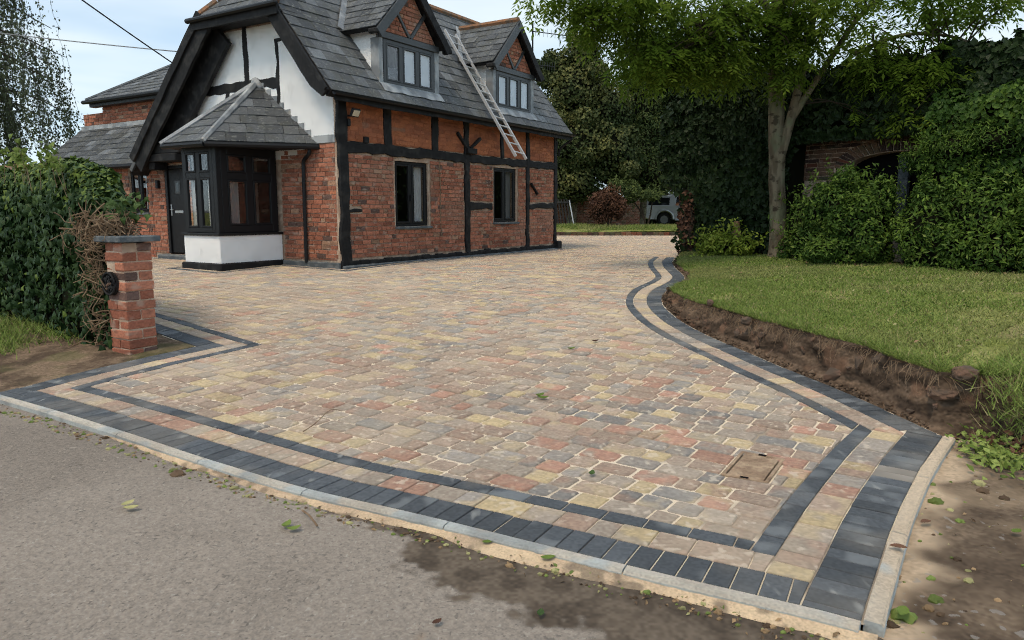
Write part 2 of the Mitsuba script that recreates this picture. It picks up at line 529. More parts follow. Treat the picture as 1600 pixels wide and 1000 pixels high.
def smooth_path(pts, n):
    """Catmull-Rom through the points."""
    p = np.asarray(pts, float)
    p = np.vstack([2 * p[0] - p[1], p, 2 * p[-1] - p[-2]])
    out = []
    m = len(p) - 3
    for s in np.linspace(0, m - 1e-9, n):
        i = int(s)
        t = s - i
        a, b, c, d = p[i:i + 4]
        out.append(.5 * (2 * b + (c - a) * t + (2 * a - 5 * b + 4 * c - d) * t * t + (3 * b - a - 3 * c + d) * t ** 3))
    return np.array(out)


def sheet(poly, zfun, step=.5):
    """A surface over a polygon in plan, cut into strips along y so that it follows zfun(x, y)."""
    mb = MB()
    x0, y0, x1, y1 = poly.bounds
    for a in np.arange(y0, y1, step):
        s = poly.intersection(sbox(x0 - 1, a, x1 + 1, min(a + step, y1)))
        for gpoly in getattr(s, 'geoms', [s]):
            if gpoly.geom_type == 'Polygon' and gpoly.area > 1e-6:
                v, f = trimesh.creation.triangulate_polygon(gpoly, engine='earcut')
                t = v[f]
                cr = (t[:, 1, 0] - t[:, 0, 0]) * (t[:, 2, 1] - t[:, 0, 1]) - (t[:, 1, 1] - t[:, 0, 1]) * (t[:, 2, 0] - t[:, 0, 0])
                f = np.where(cr[:, None] < 0, f[:, ::-1], f)
                mb.add(np.c_[v, zfun(v[:, 0], v[:, 1])], f)
    return mb


def unit(a):
    a = np.asarray(a, float)
    return a / (np.linalg.norm(a, axis=-1, keepdims=True) + 1e-12)


def leaves(P, N, size, species, tone, aspect=.5, fold=.18, droop=.3, lobed=False, r=rng):
    """Leaf-sized faces at the points P facing roughly N: a folded kite each, or a lobed ivy leaf."""
    n = len(P)
    size = np.broadcast_to(size, (n,))[:, None]
    N = unit(N + r.normal(0, .45, (n, 3)))
    t = unit(np.cross(N, r.normal(0, 1, (n, 3))) + np.array([0, 0, -droop]))
    N = unit(N - t * (N * t).sum(1, keepdims=True))
    b = np.cross(N, t)
    uv = np.c_[np.clip(tone, 0, 1), np.full(n, SP[species] * .1)]
    if lobed:
        v = np.stack([P, P + size * (.18 * t + .52 * b - .05 * N), P + size * (.48 * t + .25 * b + .02 * N), P + size * (t - fold * .6 * N), P + size * (.48 * t - .25 * b + .02 * N), P + size * (.18 * t - .52 * b - .05 * N), P + size * (.42 * t + .08 * N)], 1)
        f = np.array([[6, 0, 1], [6, 1, 2], [6, 2, 3], [6, 3, 4], [6, 4, 5], [6, 5, 0]])
    else:
        w = aspect * .5
        v = np.stack([P, P + size * (.45 * t + w * b + fold * .4 * N), P + size * (t - fold * .5 * N), P + size * (.45 * t - w * b + fold * .4 * N)], 1)
        f = np.array([[0, 1, 2], [0, 2, 3]])
    k = v.shape[1]
    F = (f[None] + (np.arange(n) * k)[:, None, None]).reshape(-1, 3)
    return v.reshape(-1, 3), F, np.repeat(uv, k, 0)


def blob_points(cen, rad, n, shell=.16, bump=.18, bscale=1.3, seed=0, r=rng, cull=.72, zmin=None):
    """Points and outward normals near the uneven surfaces of a heap of ellipsoids; points well inside another ellipsoid are dropped."""
    cen, rad = np.asarray(cen, float), np.asarray(rad, float)
    area = (rad[:, 0] * rad[:, 1] + rad[:, 1] * rad[:, 2] + rad[:, 0] * rad[:, 2])
    k = r.choice(len(cen), n, p=area / area.sum())
    d = unit(r.normal(0, 1, (n, 3)))
    s = 1 - np.abs(r.normal(0, shell, n))
    s = s + bump * 2 * (meshkit.fbm((cen[k] + d * rad[k]) * bscale, 3, seed) - .5)
    P = cen[k] + d * rad[k] * s[:, None]
    N = unit(d / rad[k])
    keep = np.ones(n, bool)
    for c, q in zip(cen, rad):
        keep &= (((P - c) / q) ** 2).sum(1) > cull ** 2
    if zmin is not None:
        keep &= P[:, 2] > zmin
    return P[keep], N[keep]


def clumps(P, scale, seed):
    """A tone that comes in clumps, lighter where the foliage bulges."""
    return meshkit.fbm(P * scale, 3, seed)


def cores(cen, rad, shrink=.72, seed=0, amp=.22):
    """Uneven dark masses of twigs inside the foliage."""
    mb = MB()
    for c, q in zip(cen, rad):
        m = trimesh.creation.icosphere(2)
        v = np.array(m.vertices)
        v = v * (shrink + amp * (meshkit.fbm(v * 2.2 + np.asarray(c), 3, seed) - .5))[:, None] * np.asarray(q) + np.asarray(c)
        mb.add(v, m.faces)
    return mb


# ------------------------------------------------------------------ the drive, in plan
FRONT = np.array([(-3.95, 5.50), (-3.215, 5.06), (-2.458, 4.576), (-1.9, 4.20), (-1.552, 3.974), (-1.263, 3.78), (-.939, 3.586), (-.531, 3.375), (-.235, 3.214), (.294, 2.914), (.687, 2.70), (1.074, 2.497), (1.225, 2.405)])
RIGHT = np.array([(1.225, 2.405), (1.315, 2.55), (1.449, 2.755), (1.675, 3.105), (1.907, 3.445), (2.29, 3.974), (2.722, 4.51)])
CURVE = np.array([(2.722, 4.51), (2.684, 4.759), (2.65, 4.985), (2.589, 5.362), (2.489, 5.815), (2.37, 6.252), (2.262, 6.753), (2.095, 7.453), (2.011, 7.906), (1.95, 8.491), (1.945, 9.256), (2.0, 9.793), (2.12, 10.338), (2.31, 10.884), (2.52, 11.3), (2.76, 11.872), (2.90, 12.4), (2.97, 13.1), (3.07, 14.0), (3.29, 15.17), (3.65, 16.44)])
LEFT1 = np.array([(-3.95, 5.50), (-3.845, 5.70), (-3.63, 6.2), (-3.386, 6.66), (-3.092, 7.129)])
LEFT2 = np.array([(-3.092, 7.129), (-3.45, 7.46), (-3.97, 7.95), (-5.0, 8.9), (-7.5, 11.2)])
CURVE_S = smooth_path(CURVE, 70)
HO = np.array([-3.124, 13.506])                      # the near corner of the house in plan
HU = np.array([.537, .844]) / np.hypot(.537, .844)   # along its long wall, away from the road
HW = np.array([-HU[1], HU[0]])                       # along its gable wall, to the left


def hp(u, w):
    return HO + u * HU + w * HW


DRIVE = Polygon(np.vstack([FRONT, RIGHT[1:], CURVE_S[1:], [(5.2, 20), (7.5, 31.0), (-1.5, 31.0)], [hp(8.3, .4), hp(.3, .4), hp(.3, 12.5)], LEFT2[::-1], LEFT1[::-1][1:]])).buffer(0)
HOUSE = Polygon([hp(-.02, -.16), hp(8.2, -.16), hp(8.2, 6), hp(0, 6), hp(-.02, 12), hp(4, 12), hp(4, 6), hp(-.05, 2.55), hp(-1.42, 2.55), hp(-1.42, 1.51), hp(-.06, 1.51)]).buffer(.01)
MAN = Polygon([(1.135, 3.86), (1.365, 4.235), (1.575, 4.10), (1.345, 3.725)])
sides = {'front': FRONT, 'right': RIGHT, 'curve': CURVE_S, 'left': LEFT1, 'back': LEFT2}


def near(off, names=sides):
    return unary_union([LineString(sides[k]).buffer(off, cap_style='flat' if k != 'back' else 'square', join_style='mitre', mitre_limit=6) for k in names] + [Point(p).buffer(.001) for p in ()])


def corner_fill(off):
    """The squares at the corners where two edges meet."""
    full = LineString(np.vstack([LEFT2[::-1], LEFT1[::-1][1:], FRONT[1:], RIGHT[1:], CURVE_S[1:]]))
    return full.buffer(off, join_style='mitre', mitre_limit=6, cap_style='flat')


o1, o2, o3 = .205, .375, .48
B1, B2, B3 = (corner_fill(o).intersection(DRIVE) for o in (o1, o2, o3))
BAND = {'header': B1, 'inner': B2.difference(B1), 'line': B3.difference(B2)}
FIELD = DRIVE.difference(B3).difference(HOUSE).difference(MAN.buffer(.012))


def resample(line, ds):
    d = np.r_[0, np.cumsum(np.linalg.norm(np.diff(line, axis=0), axis=1))]
    s = np.arange(0, d[-1], ds)
    return np.c_[np.interp(s, d, line[:, 0]), np.interp(s, d, line[:, 1])], d[-1]


def at_len(line, s):
    d = np.r_[0, np.cumsum(np.linalg.norm(np.diff(line, axis=0), axis=1))]
    e = 1e-2
    P = np.array([np.interp(s, d, line[:, 0]), np.interp(s, d, line[:, 1])])
    sc = min(max(s, 0), d[-1])
    a, b = max(0, sc - .06), min(d[-1], sc + .06)
    tn = np.array([np.interp(b, d, line[:, 0]) - np.interp(a, d, line[:, 0]), np.interp(b, d, line[:, 1]) - np.interp(a, d, line[:, 1])])
    tn /= np.linalg.norm(tn) + 1e-9
    if s < 0:
        P = P + tn * s
    if s > d[-1]:
        P = P + tn * (s - d[-1])
    return P, np.array([-tn[1], tn[0]]), d[-1]


def on_drive(v):
    v = v.copy()
    v[:, 2] += g(v[:, 1])
    return v


def tumbled(p, r=rng):
    """A quadrilateral with its corners knocked off unevenly."""
    out = []
    n = len(p)
    for i in range(n):
        a, b, c = p[i - 1], p[i], p[(i + 1) % n]
        k = r.uniform(.008, .022)
        for e in (a, c):
            L = np.linalg.norm(e - b)
            out.append(b + (e - b) * min(.4, k / max(L, 1e-6)) + r.normal(0, .0012, 2))
    return np.array(out)


def course(line, lo, hi, pitches, gap, region, tone, flip=1, tumble=False, uvx=None):
    """Blocks laid along one edge of the drive between two distances from it."""
    out = []
    _, _, L = at_len(line, 0)
    s = -.5 + rng.uniform(0, .05)
    while s < L + .5:
        w = rng.choice(pitches) if np.ndim(pitches) else pitches
        w = w * (1 + rng.normal(0, .012))
        c = []
        for (q, o) in ((s + gap / 2, lo), (s + w - gap / 2, lo), (s + w - gap / 2, hi), (s + gap / 2, hi)):
            P, nn, _ = at_len(line, q)
            c.append(P + nn * flip * o)
        s += w
        quad = Polygon(c)
        if not quad.is_valid:
            quad = quad.buffer(0)
        x = quad.intersection(region)
        if x.is_empty or x.area < .12 * quad.area:
            continue
        r_ = ring(x)
        if r_ is None:
            continue
        if tumble and len(r_) == 4:
            r_ = tumbled(r_)
        v, f = prism(r_, -.05, rng.normal(0, .0012), .004)
        cxy = v[:, :2].mean(0)
        dusty = lo < .1 and hi > .15 and 2.02 < cxy[0] < 2.19 and 3.70 < cxy[1] < 4.0
        out.append((on_drive(v), f, (.99 if dusty else tone() * .96, rng.random())))
    return out


def paver_tone(x=None, y=None):
    return rng.random()


blocks, linepav = [], []
taken = {k: Polygon() for k in BAND}
for nm, fl in (('right', 1), ('left', -1), ('front', 1), ('curve', 1), ('back', -1)):
    ln = sides[nm]

    def own(k, lo, hi):
        z = LineString(ln).buffer(hi + .002, cap_style='square' if nm == 'left' else 'flat', join_style='mitre', mitre_limit=6)
        if nm == 'left':                              # only its own side, up to the outer corner by the pillar
            L_ = at_len(ln, 0)[2]
            z = Polygon([at_len(ln, q_)[0] + at_len(ln, q_)[1] * fl * (lo - .002) for q_ in np.linspace(-.1, L_ + hi, 24)] + [at_len(ln, q_)[0] + at_len(ln, q_)[1] * fl * (hi + .002) for q_ in np.linspace(L_ + hi, -.1, 24)]).buffer(0)
        if nm in ('right', 'left'):
            x = BAND[k].intersection(z)
        else:
            x = BAND[k].intersection(LineString(ln).buffer(hi * 3, cap_style='square', join_style='mitre'))
        x = x.difference(taken[k])
        taken[k] = taken[k].union(x.buffer(.001))
        return x.buffer(-.0025)
    blocks += course(ln, .004, o1 - .003, .104, .006, own('header', 0, o1), rng.random, fl)
    linepav += course(ln, o1 + .003, o2 - .003, (.17, .17, .25, .125), .006, own('inner', o1, o2), paver_tone, fl)
    blocks += course(ln, o2 + .003, o3 - .003, .206, .006, own('line', o2, o3), rng.random, fl)
# a charcoal course round the foot of the house
foot = np.array([hp(8.4, -.30), hp(-.18, -.30), hp(-.18, 1.33), hp(-1.62, 1.33), hp(-1.62, 2.75), hp(-.25, 2.75), hp(-.25, 7.5)])
FOOT = LineString(foot).buffer(.055, cap_style='flat', join_style='mitre').intersection(FIELD)
for a, b in zip(foot[:-1], foot[1:]):
    blocks += course(np.array([a, b]), -.05, .05, .206, .006, FOOT.intersection(LineString([a, b]).buffer(.06, cap_style='square')), rng.random)
FIELD = FIELD.difference(FOOT.buffer(.004))

# the tegula field: courses run parallel to the road edge
D1 = unit(np.array([.832, -.555]))
D2 = np.array([-D1[1], D1[0]])
pav = []
from shapely.prepared import prep
FP = prep(FIELD)
cn = np.array(FIELD.exterior.coords)
a0, a1 = (cn @ D1).min(), (cn @ D1).max()
b0, b1 = (cn @ D2).min(), (cn @ D2).max()
row = .162
for bi in np.arange(b0, b1, row):
    s = a0 + rng.uniform(-.2, 0)
    while s < a1:
        w = rng.choice([.122, .162, .162, .243, .243])
        c = (s + w / 2) * D1 + (bi + row / 2) * D2
        s0 = s
        s += w
        if not (c[1] < 31.2 and FP.intersects(Point(c).buffer(.15))):
            continue
        far = c[1] > 11
        gp = .0040 + (0 if far else abs(rng.normal(0, .0020)))
        q = np.array([(s0 + gp) * D1 + (bi + gp) * D2, (s0 + w - gp) * D1 + (bi + gp) * D2, (s0 + w - gp) * D1 + (bi + row - gp) * D2, (s0 + gp) * D1 + (bi + row - gp) * D2])
        if not far:
            q = q + rng.normal(0, .0014, q.shape)
        if not FP.contains(Polygon(q)):
            q = ring(Polygon(q).intersection(FIELD))
            if q is None or Polygon(q).area < .0022:
                continue
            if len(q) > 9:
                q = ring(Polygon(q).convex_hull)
        elif not far:
            q = tumbled(q)
        nz = meshkit.fbm(np.array([[c[0] * .8, c[1] * .8, 0]]), 2, 11)[0]
        u = np.clip(rng.random() + (rng.random() < .6) * (.55 * (nz - .47) * 2), 0, .999)
        v, f = prism(q, -.03, rng.normal(0, .0018), .004 if far else .007)
        if far:
            k = len(q)
            f = f[(f >= k).all(1)]
        pav.append((on_drive(v), f, (u, rng.random())))
put_pieces('driveway__paver', 'driveway__far_pavers', pav, 'm_paver', 300)
put_pieces('driveway__border_paver', 'driveway__far_border_pavers', linepav, 'm_paver', 120)
put_pieces('driveway__charcoal_block', 'driveway__far_charcoal_blocks', blocks, 'm_charcoal', 300)
put('driveway', sheet(DRIVE.buffer(.01).difference(MAN), lambda x, y: g(y) - .008, .5), 'm_joint', kind='structure', label='driveway of mixed tumbled block pavers with charcoal borders, sweeping past the cottage', )

# concrete edging along the road and along the soil on the right


def edging(line, w, n, name, z=.004, sign=-1, start=0):
    L = at_len(line, 0)[2]
    for k in range(n):
        a, b = L * k / n + .003, L * (k + 1) / n - .003
        prof = [(0.004, -.15), (0.004, z - .002), (.012, z + .002), (w - .010, z - .001), (w, z - .012), (w + .003, -.15)]
        m = 7
        V = []
        for s in np.linspace(a, b, m):
            P, nn, _ = at_len(line, s)
            for o, h in prof:
                V.append([*(P + sign * nn * o), h + g(P[1]) + (0)])
        V = np.array(V)
        q = len(prof)
        F = [[i * q + j, (i + 1) * q + j, (i + 1) * q + j + 1, i * q + j + 1] for i in range(m - 1) for j in range(q - 1)]
        mb = MB().add(V, F)
        mb.add(V[:q], [[0, j, j + 1] for j in range(1, q - 1)])
        mb.add(V[-q:], [[0, j + 1, j] for j in range(1, q - 1)])
        put(name, mb, 'm_concrete')


edging(smooth_path(FRONT, 40), .062, 7, 'kerb__edging_stone')
edging(smooth_path(RIGHT, 24), .070, 3, 'kerb__edging_stone')
tag('kerb', 'pale concrete edging stones holding the block paving along the road', kind='structure')

# sand spilled beside the edging
for line, reach, a, b, nm in ((FRONT, .085, .15, 6.1, 'front'),):
    mb = MB()
    ss = np.arange(a, b, .03)
    V = []
    for s in ss:
        P, nn, _ = at_len(line, s)
        wv = reach * (.25 + 1.3 * meshkit.fbm(np.array([[s * 2.6, 3.1 if nm == 'front' else 8.4, 0]]), 4, 5)[0]) * np.clip((s - 1.3) / 2.2, .12, 1)
        for k, o in enumerate((.055, .4, .75, 1.0)):
            off = .05 + (o if k else 0.0) * wv
            zz = (-.010, -.022, -.030, -.045)[k] + (.006 * (meshkit.noise(np.array([[s * 30, k * 3.1, 0]]))[0] - .5))
            V.append([*(P - nn * off), g(P[1]) + zz])
    F = [[i * 4 + j, i * 4 + j + 1, (i + 1) * 4 + j + 1, (i + 1) * 4 + j] for i in range(len(ss) - 1) for j in range(3)]
    put('sand', MB().add(np.array(V), [f[::-1] for f in F]), 'm_sand', smooth=True, kind='structure')

# ------------------------------------------------------------------ ground, road, soil
fe = FRONT - np.array([0, 0])
nf = unit(np.array([-.55, -.835]))
ext = [np.array(FRONT[0]) + np.array([-.835, .55]) * 30]
road_poly = Polygon(np.vstack([[ext[0]], FRONT, [(1.27, 2.36), (1.45, 2.1), (2.2, 1.3), (5, -1.0), (30, -18), (-10, -40), (-60, -10)]])).buffer(0)


def zroad(x, y):
    return g(y) - .036


put('road', sheet(road_poly, zroad, 1.0), 'm_asphalt', kind='structure', label='worn grey asphalt lane with dried mud along the edging')
gv, gf = [], []
xs = np.r_[-600, -200, -60, np.arange(-30, 31, 2), 60, 200, 600]
ys = np.r_[-200, -60, -20, np.arange(-10, 48, 1.0), 60, 90, 150, 300, 700]
gx, gy = np.meshgrid(xs, ys)
gz = g(gy) - .10 + np.where(gy > 30.5, np.clip((gy - 31) * .045, 0, .30), 0)
gv = np.c_[gx.ravel(), gy.ravel(), gz.ravel()]
ii, jj = np.meshgrid(np.arange(len(ys) - 1), np.arange(len(xs) - 1), indexing='ij')
q = (ii * len(xs) + jj).ravel()
put('ground', MB().add(gv, np.c_[q, q + 1, q + len(xs) + 1, q + len(xs)]), 'm_turf', smooth=True, kind='structure')

# soil on the right of the edging
sp = Polygon(np.vstack([RIGHT, [(3.0, 4.52), (3.6, 4.45), (6, 4.3), (14, 3.8), (30, -18), (5, -1.0), (2.2, 1.3), (1.45, 2.1), (1.27, 2.36)]])).buffer(0)
grid = [(x, y) for x in np.arange(1.2, 7, .09) for y in np.arange(.6, 4.7, .09)]
grid = np.array(grid) + rng.normal(0, .02, (len(grid), 2))


def zsoil(x, y):
    P = np.c_[x, y, np.zeros(len(x))]
    return -.050 + .05 * (meshkit.fbm(P * 1.5, 3, 3) - .5) + .03 * (meshkit.fbm(P * 7, 3, 4) - .5) + np.clip((y - 3.6) * .05, 0, .06)


from scipy.spatial import Delaunay
inner = sp.buffer(-.03)
ip = prep(inner)
pts = np.vstack([[p for p in grid if ip.contains(Point(p))], np.array(sp.exterior.coords)[:-1]])
tri = Delaunay(pts).simplices
cen = pts[tri].mean(1)
spp = prep(sp)
tri = np.array([t for t, c in zip(tri, cen) if spp.contains(Point(c))])
cr = np.cross(pts[tri[:, 1]] - pts[tri[:, 0]], pts[tri[:, 2]] - pts[tri[:, 0]])
tri = np.where(cr[:, None] < 0, tri[:, ::-1], tri)
put('soil', MB().add(np.c_[pts, zsoil(pts[:, 0], pts[:, 1])], tri), 'm_soil', smooth=True, kind='structure', label='bare brown soil beside the paving edge')

# manhole cover
mz = lambda x, y: g(y)
mo, mex, mey = np.array([1.135, 3.86]), np.array([.21, -.135]), np.array([.23, .375])
mex, mey, mlx, mly = unit(mex), unit(mey), .25, .44


def man(pts3):
    p = np.asarray(pts3, float)
    xy = mo + p[:, :1] * mex + p[:, 1:2] * mey
    return np.c_[xy, g(xy[:, 1]) + p[:, 2]]


tag('manhole_cover', 'rusty brown metal inspection cover set among the pavers near the front right corner', 'manhole cover')
mb = MB()
for lo, hi in (((0, 0, -.04), (mlx, .022, .004)), ((0, mly - .022, -.04), (mlx, mly, .004)), ((0, .022, -.04), (.02, mly - .022, .004)), ((mlx - .02, .022, -.04), (mlx, mly - .022, .004))):
    v, f = cbox(np.array(lo), np.array(hi), .003)
    mb.add(man(v), f)
put('manhole_cover__frame', mb, 'm_iron')
v, f = cbox(np.array([.028, .030, -.04]), np.array([mlx - .028, mly - .030, .003]), .003)
mb = MB().add(man(v), f)
put('manhole_cover__plate', mb, 'm_iron')
mb = MB()
for i in range(6):
    for j in range(12):
        if 1 <= i <= 4 and 2 <= j <= 9:
            continue
        c = np.array([.045 + i * (mlx - .09) / 5, .05 + j * (mly - .10) / 11])
        v, f = cbox(np.array([c[0] - .008, c[1] - .007, 0]), np.array([c[0] + .008, c[1] + .007, .005]), .002)
        mb.add(man(v), f)
put('manhole_cover__studs', mb, 'm_iron', kind='stuff')
for c in ((.5 * mlx, .012), (.5 * mlx, mly - .012)):
    v, f = cbox(np.array([c[0] - .022, c[1] - .010, 0]), np.array([c[0] + .022, c[1] + .010, .007]), .002)
    put('manhole_cover__key_slot', MB().add(man(v), f), 'm_dark')


# ------------------------------------------------------------------ the cottage, in its own axes: u along the long wall, w to the left along the gable wall, z up
HZ = .38
HM = np.array([[HU[0], HW[0], 0], [HU[1], HW[1], 0], [0, 0, 1]])


def hw(p):
    return np.asarray(p, float) @ HM.T + np.array([HO[0], HO[1], HZ])


def plane(o, ex, ey, n=None):
    """A map from (a, b, height) to the world for a plane of the house."""
    o, ex, ey = np.asarray(o, float), unit(ex), unit(ey)
    nn = unit(np.cross(ex, ey)) if n is None else np.asarray(n, float)
    return lambda v: hw(o + np.asarray(v)[:, :1] * ex + np.asarray(v)[:, 1:2] * ey + np.asarray(v)[:, 2:3] * nn)


LONG = plane((0, 0, 0), (1, 0, 0), (0, 0, 1))                 # a = u, b = z, height = out of the long wall (-w)
GABLE = plane((0, 0, 0), (0, 1, 0), (0, 0, 1), (-1, 0, 0))    # a = w, b = z, height = out of the gable wall (-u)


def hbox(lo, hi, c=.006):
    v, f = cbox(np.array(lo, float), np.array(hi, float), c)
    return hw(v), f


def slab(poly, h0, h1, fr, rev=False):
    """A polygon with holes as a slab in a plane of the house."""
    m = trimesh.util.concatenate([trimesh.creation.extrude_polygon(p, h1 - h0, engine='earcut') for p in getattr(poly, 'geoms', [poly])])
    v = np.array(m.vertices)
    v[:, 2] += h0
    return fr(v), (m.faces[:, ::-1] if rev else m.faces)


H = 'cottage'
tag(H, 'timber-framed red brick cottage with grey slate roof, two dormers and a half-hipped white gable', 'house')


def bricks(poly, fr, course_h=.083, length=.232, proud=.012, seed=0, rev=False, painted=False):
    """Bricks over a polygon in a wall plane, each clipped at its edges."""
    r = np.random.default_rng(seed)
    out = []
    x0, y0, x1, y1 = poly.bounds
    P = prep(poly)
    b = math.floor(y0 / course_h) * course_h
    k = 0
    while b < y1:
        s = x0 - r.uniform(0, length)
        k += 1
        while s < x1:
            w = length * (1 if r.random() < .68 else .5)
            j = .0075
            x = sbox(s + j, b + j, s + w - j, b + course_h - j)
            s += w
            if not P.intersects(x):
                continue
            if P.contains(x):
                q = np.array([(x.bounds[0], x.bounds[1]), (x.bounds[2], x.bounds[1]), (x.bounds[2], x.bounds[3]), (x.bounds[0], x.bounds[3])]) + r.normal(0, .0022, (4, 2))
            else:
                q = ring(x.intersection(poly))
                if q is None or Polygon(q).area < .0012:
                    continue
            v, f = prism(q, 0, proud + r.normal(0, .0025), .003)
            if rev:
                f = f[:, ::-1]
            out.append((fr(v), f, (r.random(), r.random())))
        b += course_h
    return out


def timber(p0, p1, width, fr, proud=.035, seed=0, rev=False, name=H + '__timber', taper=0, wob=.015, bsdf='m_timber'):
    """A roughly hewn beam lying in a wall plane between two points of it."""
    r = np.random.default_rng(seed + 100)
    p0, p1 = np.asarray(p0, float), np.asarray(p1, float)
    L = np.linalg.norm(p1 - p0)
    d = (p1 - p0) / L
    nn = np.array([-d[1], d[0]])
    m = max(3, int(L / .16))
    up, lo = [], []
    for i, t in enumerate(np.linspace(0, 1, m)):
        wd = width * (1 - taper * t) / 2
        c = p0 + d * L * t + nn * r.normal(0, wob * .35)
        up.append(c + nn * (wd + r.normal(0, wob)))
        lo.append(c - nn * (wd + r.normal(0, wob)))
    a = np.array(up + lo[::-1])[::-1]
    V, F = [], []
    e = .012
    for (A, B) in ((lo, up),):
        A, B = np.array(A), np.array(B)
        pr = proud + r.normal(0, .004, m)
        for i in range(m):
            ins = unit(B[i] - A[i]) * e
            V += [[*A[i], -.01], [*A[i], pr[i] - e], [*(A[i] + ins), pr[i]], [*(B[i] - ins), pr[i]], [*B[i], pr[i] - e], [*B[i], -.01]]
    for i in range(m - 1):
        for j in range(5):
            F.append([i * 6 + j, (i + 1) * 6 + j, (i + 1) * 6 + j + 1, i * 6 + j + 1])
    V = np.array(V)
    F = np.array(F)
    ends = [[0, j, j + 1] for j in range(1, 5)] + [[(m - 1) * 6, (m - 1) * 6 + j + 1, (m - 1) * 6 + j] for j in range(1, 5)]
    mb = MB().add(fr(V), F[:, ::-1] if rev else F)
    mb.add(fr(V), np.array(ends))
    return put(name, mb, bsdf)


# --- long wall
EAVE = 3.10
wins = [(1.54, .73, 2.58, 2.02), (5.02, .77, 6.04, 2.06)]
longp = Polygon([(.0, 0), (8.05, 0), (8.05, EAVE), (0, EAVE)]).difference(unary_union([sbox(*w_) for w_ in wins]))
put(H + '__wall', MB().add(*slab(longp, -.26, -.012, LONG)), 'm_mortar')
posts = [((.13, 0), (.11, EAVE), .23, .05), ((3.93, .12), (3.91, EAVE), .17, .04), ((6.55, .12), (6.54, EAVE), .14, .035), ((7.99, .12), (7.97, EAVE), .15, .035)]
studs = [((1.35, 2.28), (1.33, EAVE), .20), ((2.80, 2.28), (2.79, EAVE), .19), ((5.37, 2.28), (5.35, EAVE), .13)]
rails = [((.22, 2.19), (3.86, 2.20), .19), ((3.99, 2.20), (7.92, 2.22), .17), ((.24, 1.06), (.56, 1.05), .09), ((4.01, 1.16), (4.93, 1.14), .17), ((6.62, 1.17), (7.92, 1.18), .13)]
tb = []
for k, (a, b, w_, pr) in enumerate(posts):
    timber(a, b, w_, LONG, pr, k)
    tb.append(LineString([a, b]).buffer(w_ / 2 + .012, cap_style='flat'))
for k, (a, b, w_) in enumerate(studs + rails):
    timber(a, b, w_, LONG, .032, 20 + k)
    tb.append(LineString([a, b]).buffer(w_ / 2 + .014, cap_style='flat'))
tbu = unary_union(tb)
base = sbox(.2, 0, 8.05, .14)
low = sbox(.2, .14, 8.0, 2.15).difference(tbu).difference(unary_union([sbox(*w_).buffer(.035, join_style='mitre') for w_ in wins]))
high = sbox(.2, 2.2, 8.0, EAVE - .02).difference(tbu)
wallb = []
for k, gpoly in enumerate(getattr(low, 'geoms', [low])):
    wallb += bricks(gpoly.buffer(-.018), LONG, seed=40 + k)
put_pieces(H + '__brick', H + '__brickwork', wallb, 'm_brick', 230)
hb = []
for k, gpoly in enumerate(getattr(high, 'geoms', [high])):
    hb += bricks(gpoly.buffer(-.004), LONG, seed=60 + k, proud=.010)
for gpoly in getattr(high, 'geoms', [high]):
    put(H + '__painted_panel', MB().add(*slab(gpoly, -.0118, .002, LONG)), 'm_brickpaint')
put_pieces(H + '__painted_brick', H + '__painted_brickwork', hb, 'm_brickpaint', 60)
# black painted foot of the wall and the ledge under it
V = []
mb = MB()
for a in np.arange(.0, 8.05, .23):
    b = min(a + .228, 8.1)
    h = .13 + rng.normal(0, .012)
    mb.add(*hbox((a, -.055 + rng.normal(0, .004), -.1), (b, .01, h), .01))
put(H + '__plinth', mb, 'm_timber', label='black painted plinth along the foot of the brick wall')
put(H + '__ledge', MB().add(*hbox((-.03, -.13, -.1), (8.2, -.05, .045), .02)), 'm_slab')
put(H + '__ledge', MB().add(*hbox((7.93, -.14, -.1), (8.16, .02, .23), .02)), 'm_timber')


